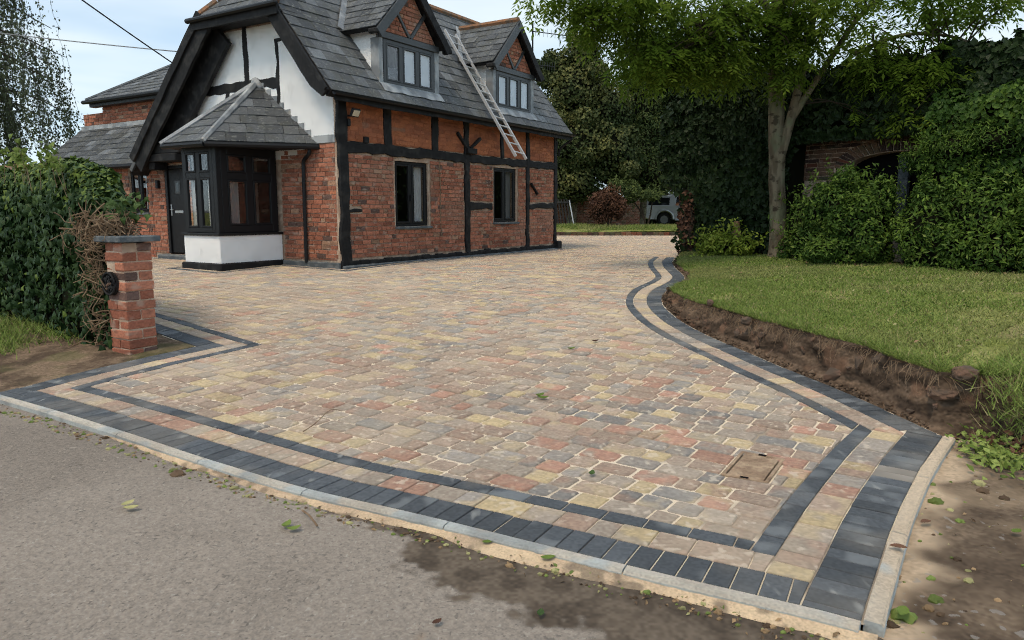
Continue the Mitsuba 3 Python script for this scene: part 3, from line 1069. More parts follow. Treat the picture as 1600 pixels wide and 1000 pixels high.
def window(key, fr, x0, z0, x1, z1, cols, rows=((0, 1),), depth=-.05, frame='m_frame', curtain=(), fw=.055, mull=.075, blind='m_curtain', rev=False, opened=None, trim=True):
    """A window: one frame mesh with its bars, a pane and where seen a curtain for every light, all in a wall plane."""
    mb = MB()

    def bar(a0, b0, a1, b1, d0=-.05, d1=.0):
        v, f = cbox(np.array([a0, b0, depth + d0]), np.array([a1, b1, depth + d1]), .006)
        mb.add(fr(v), f[:, ::-1] if rev else f)
    bar(x0, z0, x0 + fw, z1)
    bar(x1 - fw, z0, x1, z1)
    bar(x0 + fw, z0, x1 - fw, z0 + fw)
    bar(x0 + fw, z1 - fw, x1 - fw, z1)
    W = (x1 - x0 - 2 * fw - (cols - 1) * mull) / cols
    xs_ = [x0 + fw + i * (W + mull) for i in range(cols)]
    for i in range(1, cols):
        bar(xs_[i] - mull, z0 + fw, xs_[i], z1 - fw, -.05, -.004)
    Hh = z1 - z0 - 2 * fw
    lights = []
    for i in range(cols):
        for k, (ra, rb) in enumerate(rows):
            za, zb = z0 + fw + Hh * ra + (mull / 2 if ra > 0 else 0), z0 + fw + Hh * rb - (mull / 2 if rb < 1 else 0)
            if rb < 1:
                bar(xs_[i], zb, xs_[i] + W, zb + mull, -.05, -.006)
            s = .035
            # the sash inside the frame
            bar(xs_[i], za, xs_[i] + s, zb, -.045, .008)
            bar(xs_[i] + W - s, za, xs_[i] + W, zb, -.045, .008)
            bar(xs_[i] + s, za, xs_[i] + W - s, za + s, -.045, .008)
            bar(xs_[i] + s, zb - s, xs_[i] + W - s, zb, -.045, .008)
            lights.append((xs_[i] + s, za + s, xs_[i] + W - s, zb - s, i, k))
    put(key + '__frame' if key.count('__') < 2 else key + '_frame', mb, frame)
    pk = key + '__pane' if key.count('__') < 2 else key + '_pane'
    ck = (key + '__curtain') if key.count('__') < 2 else key + '_curtain'
    for (a, b, c, d, i, k) in lights:
        q = np.array([[a, b, depth - .02], [c, b, depth - .02], [c, d, depth - .02], [a, d, depth - .02]])
        put(pk, MB().add(fr(q), [[0, 1, 2, 3]]), 'm_glass')
        for (ci, ck2, f0, f1) in curtain:
            if ci == i and ck2 in (k, None):
                if blind == 'm_blind':
                    q = np.array([[a - .02, b - .02, depth - .04], [c + .02, b - .02, depth - .04], [c + .02, d + .02, depth - .04], [a - .02, d + .02, depth - .04]])
                    put(ck.replace('curtain', 'blind'), MB().add(fr(q), [[0, 1, 2, 3]]), blind)
                else:
                    n = 15
                    xx = np.linspace(a + (c - a) * f0 - .02, a + (c - a) * f1 + .02, n)
                    zz = depth - .10 + .018 * np.sin(np.arange(n) * 2.1)
                    V = np.vstack([np.c_[xx, np.full(n, b - .03), zz], np.c_[xx, np.full(n, d + .03), zz]])
                    F = [[j, j + 1, n + j + 1, n + j] for j in range(n - 1)]
                    put(ck, MB().add(fr(V), F), blind, smooth=True)


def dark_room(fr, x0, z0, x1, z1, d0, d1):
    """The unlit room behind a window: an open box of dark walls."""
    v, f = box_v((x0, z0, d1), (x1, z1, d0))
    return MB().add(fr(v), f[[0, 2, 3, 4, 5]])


for k, (a, b, c, d) in enumerate(wins):
    key = key_for(H + '__window')
    labels[key] = {'label': 'black two-light casement window with a half drawn curtain' if k == 0 else 'black two-light window nearer the far end of the long wall'}
    window(key, LONG, a, b, c, d, 2, curtain=((1, None, .45, 1),) if k == 0 else ((1, None, .1, 1),), depth=-.05, fw=.06, mull=.08, blind='m_curtain' if k == 0 else 'm_curtain_dim')
    put(key + '__sill', MB().add(*hbox((a - .05, -.06, b - .05), (c + .05, .05, b - .004), .008)), 'm_slab')
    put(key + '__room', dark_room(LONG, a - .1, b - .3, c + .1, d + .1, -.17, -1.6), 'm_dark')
    if k == 0:
        put(key + '__handle', MB().add(*hbox((a + .47, -.002, .5 * (b + d) - .14), (a + .49, .05, .5 * (b + d) - .02), .004)), 'm_frame')

# iron ties, vent, cable and lamp on the long wall
for a, b in (((3.55, 2.72), (3.9, 2.42)), ((4.42, 2.66), (4.04, 2.42))):
    timber(a, b, .055, LONG, .07, 5, name=H + '__wall_tie', wob=.003)
put(H + '__wall_tie', MB().add(*hbox((3.86, -.11, 2.30), (4.2, -.03, 2.42), .01)), 'm_timber')
timber((6.66, 1.72), (6.98, 1.47), .05, LONG, .08, 6, name=H + '__wall_tie', wob=.003)
put(H + '__vent', MB().add(*hbox((.66, -.05, 2.29), (.78, .0, 2.40), .006)), 'm_timber')
put(H + '__cable', MB().add(*[hw(tube(smooth_path([(2.93, -.014, 2.1), (2.95, -.018, 1.5), (2.94, -.016, 1.0), (2.97, -.014, .5)], 9), .011, 5)[0]), tube(smooth_path([(2.93, -.014, 2.1), (2.95, -.018, 1.5), (2.94, -.016, 1.0), (2.97, -.014, .5)], 9), .011, 5)[1]]), 'm_twig')
LA = H + '__security_light'
mb = MB()
v, f = cbox(np.array([-.10, -.035, -.075]), np.array([.10, .02, .075]), .01)
R = trimesh.transformations.rotation_matrix(math.radians(28), [1, 0, 0])[:3, :3] @ np.eye(3)
mb.add(hw(v @ R.T + np.array([.27, -.20, 2.78])), f)
put(LA, mb, 'm_frame')
v, f = cbox(np.array([-.08, -.040, -.055]), np.array([.08, -.034, .055]), .003)
put(LA + '__face', MB().add(hw(v @ R.T + np.array([.27, -.20, 2.78])), f), 'm_lamp')
put(LA + '__bracket', MB().add(*hbox((.25, -.18, 2.72), (.28, -.03, 2.75), .005)).add(*hbox((.21, -.10, 2.55), (.27, -.04, 2.68), .01)), 'm_frame')

# --- roofs
TN = 1.25
EYR = (0, .6247, .7809)


def slates(poly, fr, gauge=.255, width=.335, seed=0, th=.012):
    """Slates in half-lapped rows over a polygon in a roof plane (b runs up the slope)."""
    r = np.random.default_rng(seed)
    out = []
    x0, y0, x1, y1 = poly.bounds
    P = prep(poly)
    k = 0
    b = y0
    while b < y1:
        s = x0 - width * (.5 * (k % 2)) - r.uniform(0, .06)
        k += 1
        while s < x1:
            w = width * r.uniform(.82, 1.12)
            x = sbox(s + .002, b - .008, s + w - .002, b + gauge * 1.12)
            s += w
            if not P.intersects(x):
                continue
            if P.contains(x):
                q = np.array(x.exterior.coords)[:-1]
                q = ring(x) + r.normal(0, .004, (4, 2))
            else:
                q = ring(x.intersection(poly))
                if q is None or Polygon(q).area < .003:
                    continue
            v, f = prism(q, -.004, th, .002)
            v[:, 2] += .014 * (1 - (v[:, 1] - b) / gauge) + r.normal(0, .0022) + (v[:, 0] - s) * r.normal(0, .007)
            out.append((fr(v), f, (r.random(), r.random())))
        b += gauge
    return out


RO = (-.38, -.29, 3.435 - TN * .29)
RF = plane(RO, (1, 0, 0), EYR)
main = Polygon([(0, 0), (8.75, 0), (8.75, 2.06), (7.72, 3.63), (1.05, 3.63), (0, 2.06)])
sl = slates(main, RF, seed=1)
put(H + '__roof', MB().add(*slab(main, -.14, -.004, RF)), 'm_timber')
# the left slope, the half-hips
LF = plane((9.0, 2.0, 5.92), (-1, 0, 0), (0, -.697, .717))          # b runs up to the ridge at b = 0
left = Polygon([(.0, -5.55), (9.40, -5.55), (9.40, -1.72), (8.25, 0), (1.3, 0), (0, -1.72)])
put(H + '__roof', MB().add(*slab(left, -.10, -.004, LF)), 'm_slate')
hipA, hipB, ridge0 = np.array([-.46, .90, 4.66]), np.array([-.46, 3.24, 4.66]), np.array([.72, 2.0, 5.93])
ex = unit(hipA - hipB)
mid = (hipA + hipB) / 2
upv = unit(ridge0 - mid - ex * np.dot(ridge0 - mid, ex))
HF = plane(hipB, ex, upv)
wl = np.linalg.norm(hipA - hipB)
rl = ridge0 - hipB
hip = Polygon([(0, 0), (wl, 0), (np.dot(rl, ex), np.dot(rl, upv))])
sl += slates(hip, HF, seed=2)
put(H + '__roof', MB().add(*slab(hip, -.08, -.004, HF)), 'm_timber')


def tubes_between(pairs, r_, bsdf, name, sides=6):
    for a, b in pairs:
        n = max(2, int(np.linalg.norm(np.asarray(b, float) - np.asarray(a, float)) / .42))
        pts_ = np.linspace(a, b, n + 1)
        for i in range(n):
            v, f = tube([pts_[i] + (pts_[i + 1] - pts_[i]) * .01, pts_[i + 1] - (pts_[i + 1] - pts_[i]) * .01], r_, sides)
            put(name, MB().add(hw(v), f), bsdf)


tubes_between([((.72, 2.0, 5.95), (7.35, 2.0, 5.95))], .085, 'm_terracotta', H + '__ridge_tile')
tubes_between([((-.42, 3.2, 4.71), (.70, 2.03, 5.95)), ((-.42, .94, 4.71), (.70, 1.97, 5.95)), ((8.3, 1.0, 4.75), (7.38, 2.0, 5.95))], .075, 'm_terracotta', H + '__hip_tile')

# barge boards, fascias, soffits


def plank(a, b, depth_, thick, name, bsdf='m_timber', nrm=(-1, 0, 0), drop=(0, 0, -1), seed=0, foot=None, label=None):
    """A board from a to b, hanging by depth_ from that line, with a slightly uneven lower edge."""
    r = np.random.default_rng(seed)
    a, b, nrm = np.asarray(a, float), np.asarray(b, float), unit(nrm)
    d = unit(b - a)
    dn = unit(np.asarray(drop, float) - d * np.dot(drop, d))
    n = max(4, int(np.linalg.norm(b - a) / .25))
    V = []
    for t in np.linspace(0, 1, n):
        c = a + (b - a) * t
        dd = depth_ + r.normal(0, .006)
        if foot and t < .12:
            dd *= .62 + .38 * math.sqrt(max(0, 1 - (1 - t / .12) ** 2))
        o = r.normal(0, .004)
        V += [c, c + nrm * (thick + o), c + nrm * (thick + o) + dn * dd, c + dn * dd]
    V = np.array(V)
    F = [[i * 4 + j, i * 4 + (j + 1) % 4, (i + 1) * 4 + (j + 1) % 4, (i + 1) * 4 + j] for i in range(n - 1) for j in range(4)]
    F += [[0, 3, 2, 1], [(n - 1) * 4, (n - 1) * 4 + 1, (n - 1) * 4 + 2, (n - 1) * 4 + 3]]
    return put(name, MB().add(hw(V), F), bsdf, label=label)


plank((-.39, -.26, 3.09), (-.39, .97, 4.63), .27, .05, H + '__barge_board', seed=1, foot=True)
plank((-.44, -.27, 3.12), (-.44, .97, 4.67), .07, .04, H + '__barge_board', seed=2)
lb0, lb1 = np.array([-.40, 5.66, 2.16]), np.array([-.40, 3.10, 4.77])
plank(lb0, lb1, .42, .06, H + '__barge_board', seed=3)
plank(lb0 + [-.06, 0, .03], lb1 + [-.06, 0, .03], .17, .05, H + '__barge_board', seed=4)
plank((-.10, 5.15, 2.42), (-.10, 3.0, 4.60), .55, .10, H + '__barge_board', seed=5)
# boards under the eaves of the gable
gl = np.array([[-.40, 5.80, 1.80], [-.02, 5.80, 1.80], [-.02, 3.0, 4.55], [-.40, 3.0, 4.55]])
put(H + '__soffit', MB().add(hw(gl), [[0, 1, 2, 3]]).add(hw(gl + [0, .04, .04]), [[3, 2, 1, 0]]), 'm_timber')
put(H + '__soffit', MB().add(*hbox((-.44, .86, 4.50), (-.01, 3.2, 4.56), .01)), 'm_timber')
plank((-.46, .84, 4.62), (-.46, 3.28, 4.62), .17, .05, H + '__fascia', seed=7)
put(H + '__gutter', MB().add(*hbox((-.60, .78, 4.58), (-.50, 3.36, 4.67), .03)), 'm_frame')
plank((-.30, -.27, 3.06), (8.38, -.27, 3.06), .14, .03, H + '__fascia', nrm=(0, -1, 0), seed=8)
mb = MB()
ga = np.linspace(-math.pi, 0, 7)
for s0, s1 in ((-.36, 8.40),):
    V = np.array([[s, -.345 + .055 * math.cos(t), 3.055 + .055 * math.sin(t)] for s in (s0, s1) for t in ga])
    mb.add(hw(V), [[i, i + 1, 7 + i + 1, 7 + i] for i in range(6)])
    mb.add(hw(V + [0, 0, .004]), [[7 + i, 7 + i + 1, i + 1, i] for i in range(6)])
put(H + '__gutter', mb, 'm_frame')
put(H + '__soffit', MB().add(*hbox((-.05, -.28, 3.02), (8.35, .0, 3.05), .005)), 'm_timber')
# the far downpipe
pth = smooth_path([(8.33, -.30, 3.03), (8.33, -.28, 2.92), (8.25, -.02, 2.72), (8.24, .06, 2.5)], 10)
put(H + '__downpipe', MB().add(hw(tube(pth, .035, 8)[0]), tube(pth, .035, 8)[1]).add(*hbox((8.10, -.02, 0), (8.11, 2, .01))), 'm_frame')

# --- gable wall
shellg = Polygon([(0, 0), (5.72, 0), (5.72, 1.9), (2.98, 4.55), (1.05, 4.55), (-.0, 3.25)])
bayhole = sbox(1.7, .3, 2.5, 2.2)
doorhole = sbox(4.42, .1, 5.20, 2.0)
put(H + '__wall', MB().add(*slab(shellg.difference(bayhole).difference(doorhole), -.25, -.012, GABLE, True)), 'm_mortar')
white = Polygon([(.05, 2.33), (.05, 3.14), (1.0, 4.40), (1.10, 4.47), (3.0, 4.47), (4.06, 3.45), (4.06, 2.0), (1.2, 2.0), (.45, 2.33)])
put(H + '__render_panel', MB().add(*slab(white, -.012, .012, GABLE, True)), 'm_white', label='white rendered gable panel between black timbers')
for k, (a, b, w_) in enumerate([((4.2, 3.43), (1.43, 3.41), .19), ((2.36, 4.5), (2.33, 3.48), .13), ((1.46, 4.14), (1.45, 3.0), .09), ((1.10, 4.17), (1.5, 4.14), .07), ((4.0, 3.42), (4.05, 2.1), .20), ((2.93, 3.34), (2.93, 3.0), .14)]):
    timber(a, b, w_, GABLE, .03, 50 + k, rev=True)
gb = bricks(Polygon([(.06, .14), (1.49, .14), (1.49, 2.3), (.5, 2.3), (.06, 2.26)]), GABLE, seed=70, rev=True)
gb += bricks(Polygon([(4.22, .12), (4.39, .12), (4.39, 2.04), (5.23, 2.04), (5.23, .12), (5.72, .12), (5.72, 1.9), (4.22, 3.3)]).buffer(-.004), GABLE, seed=71, rev=True)
put_pieces(H + '__brick', H + '__brickwork', gb, 'm_brick', 70)
put(H + '__white_strip', MB().add(*slab(sbox(4.16, 2.6, 4.24, 3.2), -.012, .014, GABLE, True)), 'm_white')
put(H + '__plinth', MB().add(*hbox((-.06, .0, -.1), (.01, 1.52, .10), .015)), 'm_slab')
put(H + '__porch_beam', MB().add(*hbox((-.37, 4.25, 2.06), (.0, 5.50, 2.22), .015)), 'm_timber')
put(H + '__porch_beam', MB().add(*hbox((-.33, 4.2, 2.222), (.0, 5.45, 2.42), .015)), 'm_timber')
put(H + '__bracket', MB().add(*hbox((-.34, 5.05, 1.90), (-.02, 5.25, 2.058), .015)), 'm_timber')
# lead where the bay roof meets the wall, and the flashing right of it
put(H + '__flashing', MB().add(*hbox((-.03, .03, 2.25), (-.005, .56, 2.39), .004)), 'm_lead')
# door
D = H + '__front_door'
mb = MB()
for lo, hi in (((-.02, 4.42, .12), (.06, 4.49, 2.0)), ((-.02, 5.13, .12), (.06, 5.20, 2.0)), ((-.02, 4.49, 1.93), (.06, 5.13, 2.0))):
    mb.add(*hbox(lo, hi, .006))
put(D + '__frame', mb, 'm_frame')
v, f = cbox(np.array([.02, 4.495, .14]), np.array([.06, 5.125, 1.925]), .004)
put(D, MB().add(hw(v), f), 'm_frame', label='black front door with small square light, letterbox and handle')
put(D + '__light', MB().add(*hbox((.012, 4.72, 1.40), (.021, 4.90, 1.68), .004)), 'm_frame_grey')
put(D + '__glass', MB().add(*hbox((.008, 4.76, 1.44), (.013, 4.86, 1.64), .002)), 'm_carglass')
put(D + '__letterbox', MB().add(*hbox((.008, 4.66, .99), (.021, 4.95, 1.05), .004)), 'm_steel')
put(D + '__handle', MB().add(*hbox((.0, 5.045, .93), (.02, 5.075, 1.18), .004)).add(*hbox((-.03, 4.96, 1.06), (-.012, 5.07, 1.08), .004)), 'm_steel')
put(H + '__door_step', MB().add(*hbox((-.22, 4.30, -.1), (.02, 5.35, .10), .02)), 'm_slab')
put(H + '__wall_lamp', MB().add(*hbox((-.09, 5.38, 1.52), (-.02, 5.46, 1.70), .01)), 'm_frame')

# --- bay window
BY = H + '__bay_window'
u0, w0, w1 = -1.38, 1.56, 2.56
BFRONT = plane((u0, 0, 0), (0, 1, 0), (0, 0, 1), (-1, 0, 0))
BSIDE = plane((0, w0, 0), (1, 0, 0), (0, 0, 1))
put(BY, MB().add(*hbox((u0 - .02, w0 - .02, .10), (0, w1 + .02, .60), .012)), 'm_white', label='square bay window with black frames on a white rendered base under its own slate roof')
put(BY + '__plinth', MB().add(*hbox((u0 - .07, w0 - .07, -.1), (0, w1 + .07, .11), .02)), 'm_timber')
put(BY + '__sill', MB().add(*hbox((u0 - .06, w0 - .06, .60), (0, w1 + .05, .645), .01)), 'm_frame')
window(BY, BSIDE, u0 + .10, .65, -.06, 2.16, 2, rows=((0, .70), (.70, 1)), depth=0, fw=.13, mull=.13, curtain=((0, 0, .0, .7),), frame='m_frame', blind='m_curtain_dim')
window(BY, BFRONT, w0 + .10, .65, w1 - .03, 2.16, 2, rows=((0, .70), (.70, 1)), depth=0, fw=.09, mull=.10, curtain=((0, 0, .0, .6), (1, 0, .3, 1), (1, 1, .1, .8)), frame='m_frame', rev=True)
put(BY + '__corner_post', MB().add(*hbox((u0, w0, .645), (u0 + .10, w0 + .10, 2.2), .008)), 'm_frame')
put(BY + '__head', MB().add(*hbox((u0 - .01, w0 - .01, 2.16), (.0, w1, 2.23), .006)), 'm_frame')
v, f = box_v((u0 + .15, w0 + .18, .5), (1.2, w1 - .05, 2.3))
put(BY + '__room', MB().add(hw(v), f[[0, 1, 4, 3]]), 'm_dark')
E0, E1, E2, E3, AP = (np.array(x, float) for x in ((-1.62, 2.72, 2.225), (-1.60, 1.53, 2.225), (-.0, .46, 2.235), (-.0, 3.5, 2.235), (-.0, 2.02, 3.44)))


def facet(a, b, c, name, seed, gauge=.255, width=.33):
    e = unit(b - a)
    up = unit(c - a - e * np.dot(c - a, e))
    fr = plane(a, e, up)
    poly = Polygon([(0, 0), (np.linalg.norm(b - a), 0), (np.dot(c - a, e), np.dot(c - a, up))])
    put(name, MB().add(*slab(poly, -.05, -.004, fr)), 'm_timber')
    return slates(poly, fr, gauge, width, seed)


bs = facet(E0, E1, AP, BY + '__roof', 11) + facet(E1, E2, AP, BY + '__roof', 12) + facet(E3, E0, AP, BY + '__roof', 13)
put_pieces(BY + '__slate', BY + '__far_slates', bs, 'm_slate', 90)
for a, b in ((E0, AP), (E1, AP)):
    v, f = tube([a + [-.03, 0, 0], (a + b) / 2 + [-.02, 0, .02], b + [-.03, -.0, .02]], [.05, .055, .06], 6)
    put(BY + '__lead_hip', MB().add(hw(v), f), 'm_lead')
v, f = tube([AP + [-.02, .10, -.03], AP + [-.08, 0, .02], AP + [-.04, -.13, -.10]], [.05, .09, .05], 8)
put(BY + '__lead_cap', MB().add(hw(v), f), 'm_lead', smooth=True)
n = 9
for i in range(n):
    t = (i + .5) / n
    c = E2 + (AP - E2) * t
    put(BY + '__step_flashing', MB().add(*hbox((-.030 - .001 * (i % 2), c[1] - .09, c[2] - .04), (-.010, c[1] + .10, c[2] + .065), .003)), 'm_lead')
for a, b in ((E0, E1), (E1, E2)):
    v, f = tube([a + [-.0, -.0, -.045], b + [-.0, .0, -.045]], .05, 8)
    put(BY + '__gutter', MB().add(hw(v), f), 'm_frame', smooth=40)
sf = np.array([E0 + [.05, 0, -.07], E1 + [.05, .05, -.07], E2 + [0, .06, -.07], E3 + [0, 0, -.07]])
put(BY + '__soffit', MB().add(hw(sf), [[3, 2, 1, 0]]).add(hw(sf + [0, 0, .03]), [[0, 1, 2, 3]]), 'm_timber')
pth = smooth_path([(-.10, .60, 2.19), (-.10, .62, 2.06), (-.06, .80, 1.95), (-.06, .82, 1.7), (-.06, .83, 1.0), (-.06, .84, .08)], 26)
put(H + '__downpipe', MB().add(hw(tube(pth, .034, 8)[0]), tube(pth, .034, 8)[1]), 'm_frame', smooth=40)

# --- dormers


def dormer(cu, label, blinds, seed):
    K = key_for(H + '__dormer')
    labels[K] = {'label': label}
    wf, hwid, zf, za, ew = -.005, .80, 4.36, 5.50, 1.11
    fr = plane((cu, wf, 0), (1, 0, 0), (0, 0, 1))
    # face: brick gable over a window, side cheeks
    bb = za - .12
    tri_ = Polygon([(-.86, zf), (.86, zf), (0.02, bb - .02), (-.02, bb - .02)])
    put(K, MB().add(*slab(tri_, -.20, -.012, fr)), 'm_mortar')
    tr2 = tri_.buffer(-.03)
    ts = [((-.02, zf + .04), (-.48, 4.93), .07), ((.02, zf + .04), (.48, 4.93), .07)]
    gp = tr2.difference(unary_union([LineString(t[:2]).buffer(.05) for t in ts]))
    gbb = []
    for i, gq in enumerate(getattr(gp, 'geoms', [gp])):
        gbb += bricks(gq, fr, seed=seed + i)
    put_pieces(K + '__brick', K + '__brickwork', gbb, 'm_brick', 40)
    for i, (a, b, w_) in enumerate(ts):
        timber(a, b, w_, fr, .03, seed + i, name=K + '__timber', bsdf='m_frame_grey', wob=.003)
    put(K + '__lintel', MB().add(*[fr(cbox(np.array([-.9, zf - .09, -.02]), np.array([.9, zf + .03, .035]), .006)[0]), cbox(np.array([-.9, zf - .09, -.02]), np.array([.9, zf + .03, .035]), .006)[1]]), 'm_frame_grey')
    window(K, fr, -hwid + .03, 3.44, hwid - .03, zf - .09, 3, depth=.0, frame='m_frame_grey', fw=.075, mull=.09, curtain=blinds, blind='m_blind')
    v, f = box_v((cu - .74, .30, 3.38), (cu + .74, 1.0, 4.4))
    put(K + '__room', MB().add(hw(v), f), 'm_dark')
    for s in (-1, 1):
        a, b = sorted((s * hwid, s * (hwid + .11)))
        v, f = cbox(np.array([a - .03 * (s > 0), 3.40, -.20]), np.array([b, zf - .09, .012]), .006)
        put(K + '__lead_jamb', MB().add(fr(v), f), 'm_lead')
        # white cheek: a triangle from the face back to the slope
        x = cu + s * (hwid + .09)
        zb = 3.435 + TN * .06
        C = np.array([[x, .06, zb - .02], [x, .06, 4.44], [x, (4.44 - 3.435) / TN + .02, 4.44]])
        Cb = C - [s * .06, 0, 0]
        put(K + '__cheek', MB().add(hw(np.vstack([C, Cb])), [[0, 1, 2], [2, 1, 0], [3, 5, 4], [4, 5, 3]]), 'm_white')
        # the roof slope of that side
        e0 = np.array([cu + s * ew, -.14, 4.40])
        wv = (4.40 - 3.435) / TN
        wr = (za - 3.435) / TN
        yl, yr = wr + .14, wv + .14
        sl_ = math.hypot(ew, za - 4.40)
        if s < 0:
            F_ = plane(e0 + [0, yr, 0], (0, -1, 0), (ew, 0, za - 4.40))
            poly = Polygon([(0, 0), (yr, 0), (yr, sl_), (yr - yl, sl_)])
        else:
            F_ = plane(e0, (0, 1, 0), (-ew, 0, za - 4.40))
            poly = Polygon([(0, 0), (yr, 0), (yl, sl_), (0, sl_)])
        put(K + '__roof', MB().add(*slab(poly, -.075, -.004, F_)), 'm_timber')
        ss = slates(poly, F_, .225, .30, seed + 5 + s)
        if s < 0:
            put_pieces(K + '__slate', K + '__far_slates', ss, 'm_slate', 70)
        else:
            put(K + '__hidden_slates', _join(ss), 'm_slate', kind='stuff')
        plank((cu + s * (ew + .02), -.15, 4.36), (cu + s * .01, -.15, za + .01), .17, .04, K + '__barge_board', nrm=(0, -1, 0), seed=seed + s, bsdf='m_timber' if s > 0 else 'm_frame_grey')
        v, f = cbox(np.array([cu + s * ew - .06, -.19, 4.28]), np.array([cu + s * ew + .05, .02, 4.37]), .02)
        put(K + '__barge_end', MB().add(hw(v), f), 'm_timber')
        # lead valley where that slope meets the main roof
        a, b = np.array([cu + s * (ew + .03), wv - .03, 4.40 + .03]), np.array([cu, wr + .02, za + .05])
        side = unit(np.cross(b - a, [0, -.78, .62])) * .075
        up_ = np.array([0, -.03, .03])
        V = np.array([a - side + up_, a + side + up_, b + side + up_, b - side + up_])
        put(K + '__lead_valley', MB().add(hw(V), [[0, 1, 2, 3], [3, 2, 1, 0]]), 'm_lead')
    # lead apron under the window, dressed over the slates
    V, m = [], 9
    for i in range(m):
        x = cu + (hwid + .12) * (-1 + 2 * i / (m - 1))
        d = .24 + .02 * math.sin(i * 2.3)
        for (wq, zq) in ((-.012, 3.46), (-.016, 3.47 - .02), (-.06, 3.435 - TN * .06 + .055), (-.012 - d * .62, 3.435 - TN * (.012 + d * .62) + .05)):
            V.append([x + (0 if wq > -.1 else .0), wq, zq])
    F = [[i * 4 + j, (i + 1) * 4 + j, (i + 1) * 4 + j + 1, i * 4 + j + 1] for i in range(m - 1) for j in range(3)]
    put(K + '__lead_apron', MB().add(hw(np.array(V)), F).add(hw(np.array(V) - [0, -.004, .004]), [q_[::-1] for q_ in F]), 'm_lead')
    tubes_between([((cu, -.14, za + .03), (cu, wr - .05, za + .03))], .07, 'm_terracotta', K + '__ridge_tile')
    return K


def _join(pieces):
    mb = MB()
    for p in pieces:
        mb.add(*p)
    return mb


dormer(2.05, 'nearer dormer with grey three-light window and brick gable', ((1, None, 0, 1), (2, None, 0, 1)), 300)
dormer(5.90, 'farther dormer with grey three-light window, right of the ladder', ((0, None, 0, 1), (1, None, 0, 1), (2, None, 0, 1)), 400)

# --- the lower wing on the left and the brick block behind it
W9 = 10.35
lw = Polygon([(5.73, 0), (W9, 0), (W9, 2.0), (5.73, 2.0)]).difference(sbox(5.88, 1.0, 6.58, 1.98)).difference(sbox(7.18, 1.0, 7.95, 1.98))
put(H + '__wall', MB().add(*slab(lw, -.25, -.012, GABLE, True)), 'm_mortar')
lb = bricks(lw.buffer(-.004), GABLE, seed=80, rev=True)
for a, b in ((5.88, 6.58), (7.18, 7.95)):
    key = key_for(H + '__window')
    labels[key] = {'label': 'narrow black window left of the front door' if a < 6 else 'black window of the low wing, half hidden by the ivy hedge'}
    window(key, GABLE, a, 1.0, b, 1.98, 2, depth=-.04, fw=.05, mull=.06, curtain=((0, None, .2, .9),), rev=True)
    put(key + '__sill', MB().add(*hbox((-.06, a - .04, .95), (.05, b + .04, 1.0), .008)), 'm_slab')
    v, f = box_v((.17, a - .1, .8), (1.05, b + .1, 2.1))
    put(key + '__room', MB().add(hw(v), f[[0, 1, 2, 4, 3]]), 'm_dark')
up = unit(np.array([1.30, 0, 1.08]))
WF = plane((-.22, W9 + .05, 2.06), (0, -1, 0), up)
wing = Polygon([(0, 0), (4.62, 0), (4.62, 1.68), (0, 1.68)])
put(H + '__roof', MB().add(*slab(wing, -.10, -.004, WF)), 'm_timber')
sl += slates(wing, WF, .22, .32, 21)
put(H + '__gutter', MB().add(*hbox((-.32, 5.55, 1.98), (-.22, W9 + .1, 2.07), .03)), 'm_frame')
put(H + '__flashing', MB().add(*hbox((1.02, 5.2, 3.06), (1.08, W9, 3.22), .01)), 'm_lead')
rear = Polygon([(4.5, 0), (9.4, 0), (9.4, 3.76), (4.5, 3.76)])
REAR = plane((1.1, 0, 0), (0, 1, 0), (0, 0, 1), (-1, 0, 0))
put(H + '__wall', MB().add(*slab(rear, -.25, -.012, REAR, True)), 'm_mortar')
rb = bricks(sbox(5.0, 3.1, 9.4, 3.74), REAR, seed=81, rev=True)
rb += bricks(sbox(9.42, 3.05, 10.32, 3.52), REAR, seed=82, rev=True)
put(H + '__wall', MB().add(*hbox((1.11, 9.4, 0), (2.4, 10.34, 3.53), .01)).add(*hbox((1.3, 9.1, 0), (6, 9.4, 3.76), .01)), 'm_mortar')
put_pieces(H + '__brick', H + '__brickwork', lb + rb, 'm_brick', 0)
rz, rp, tip = 3.80, .63, np.array([.86, 9.72, 3.80])
nrm_ = unit(np.array([1, 0, rp]))
QF = plane((tip[0], tip[1], rz), (0, -1, 0), nrm_)
k_ = math.hypot(1, rp)
rr = Polygon([(0, 0), (4.7, 0), (4.7, 2.6 * k_), (2.6, 2.6 * k_)])
put(H + '__roof', MB().add(*slab(rr, -.08, -.004, QF)), 'm_timber')
sl += slates(rr, QF, .22, .32, 22)
SF = plane((tip[0] + 5.2, tip[1], rz), (-1, 0, 0), unit(np.array([0, -1, rp])))
put(H + '__roof', MB().add(*slab(Polygon([(0, 0), (5.2, 0), (2.6, 2.6 * k_)]), -.08, -.004, SF)), 'm_slate')
tubes_between([(tip + [0, 0, .02], tip + [2.6, -2.6, 2.6 * rp + .03])], .05, 'm_slab', H + '__hip_tile')
put(H + '__gutter', MB().add(*hbox((.76, 5.0, rz - .08), (.86, 9.8, rz + .01), .03)), 'm_frame')
put(H + '__fascia', MB().add(*hbox((.88, 5.0, rz - .16), (1.05, 9.62, rz - .03), .01)), 'm_frame')
put_pieces(H + '__slate', H + '__far_slates', sl, 'm_slate', 300)

# --- ladder lying up the roof
LQ = 'ladder'
tag(LQ, 'aluminium ladder lying up the slate roof between the two dormers', 'ladder')


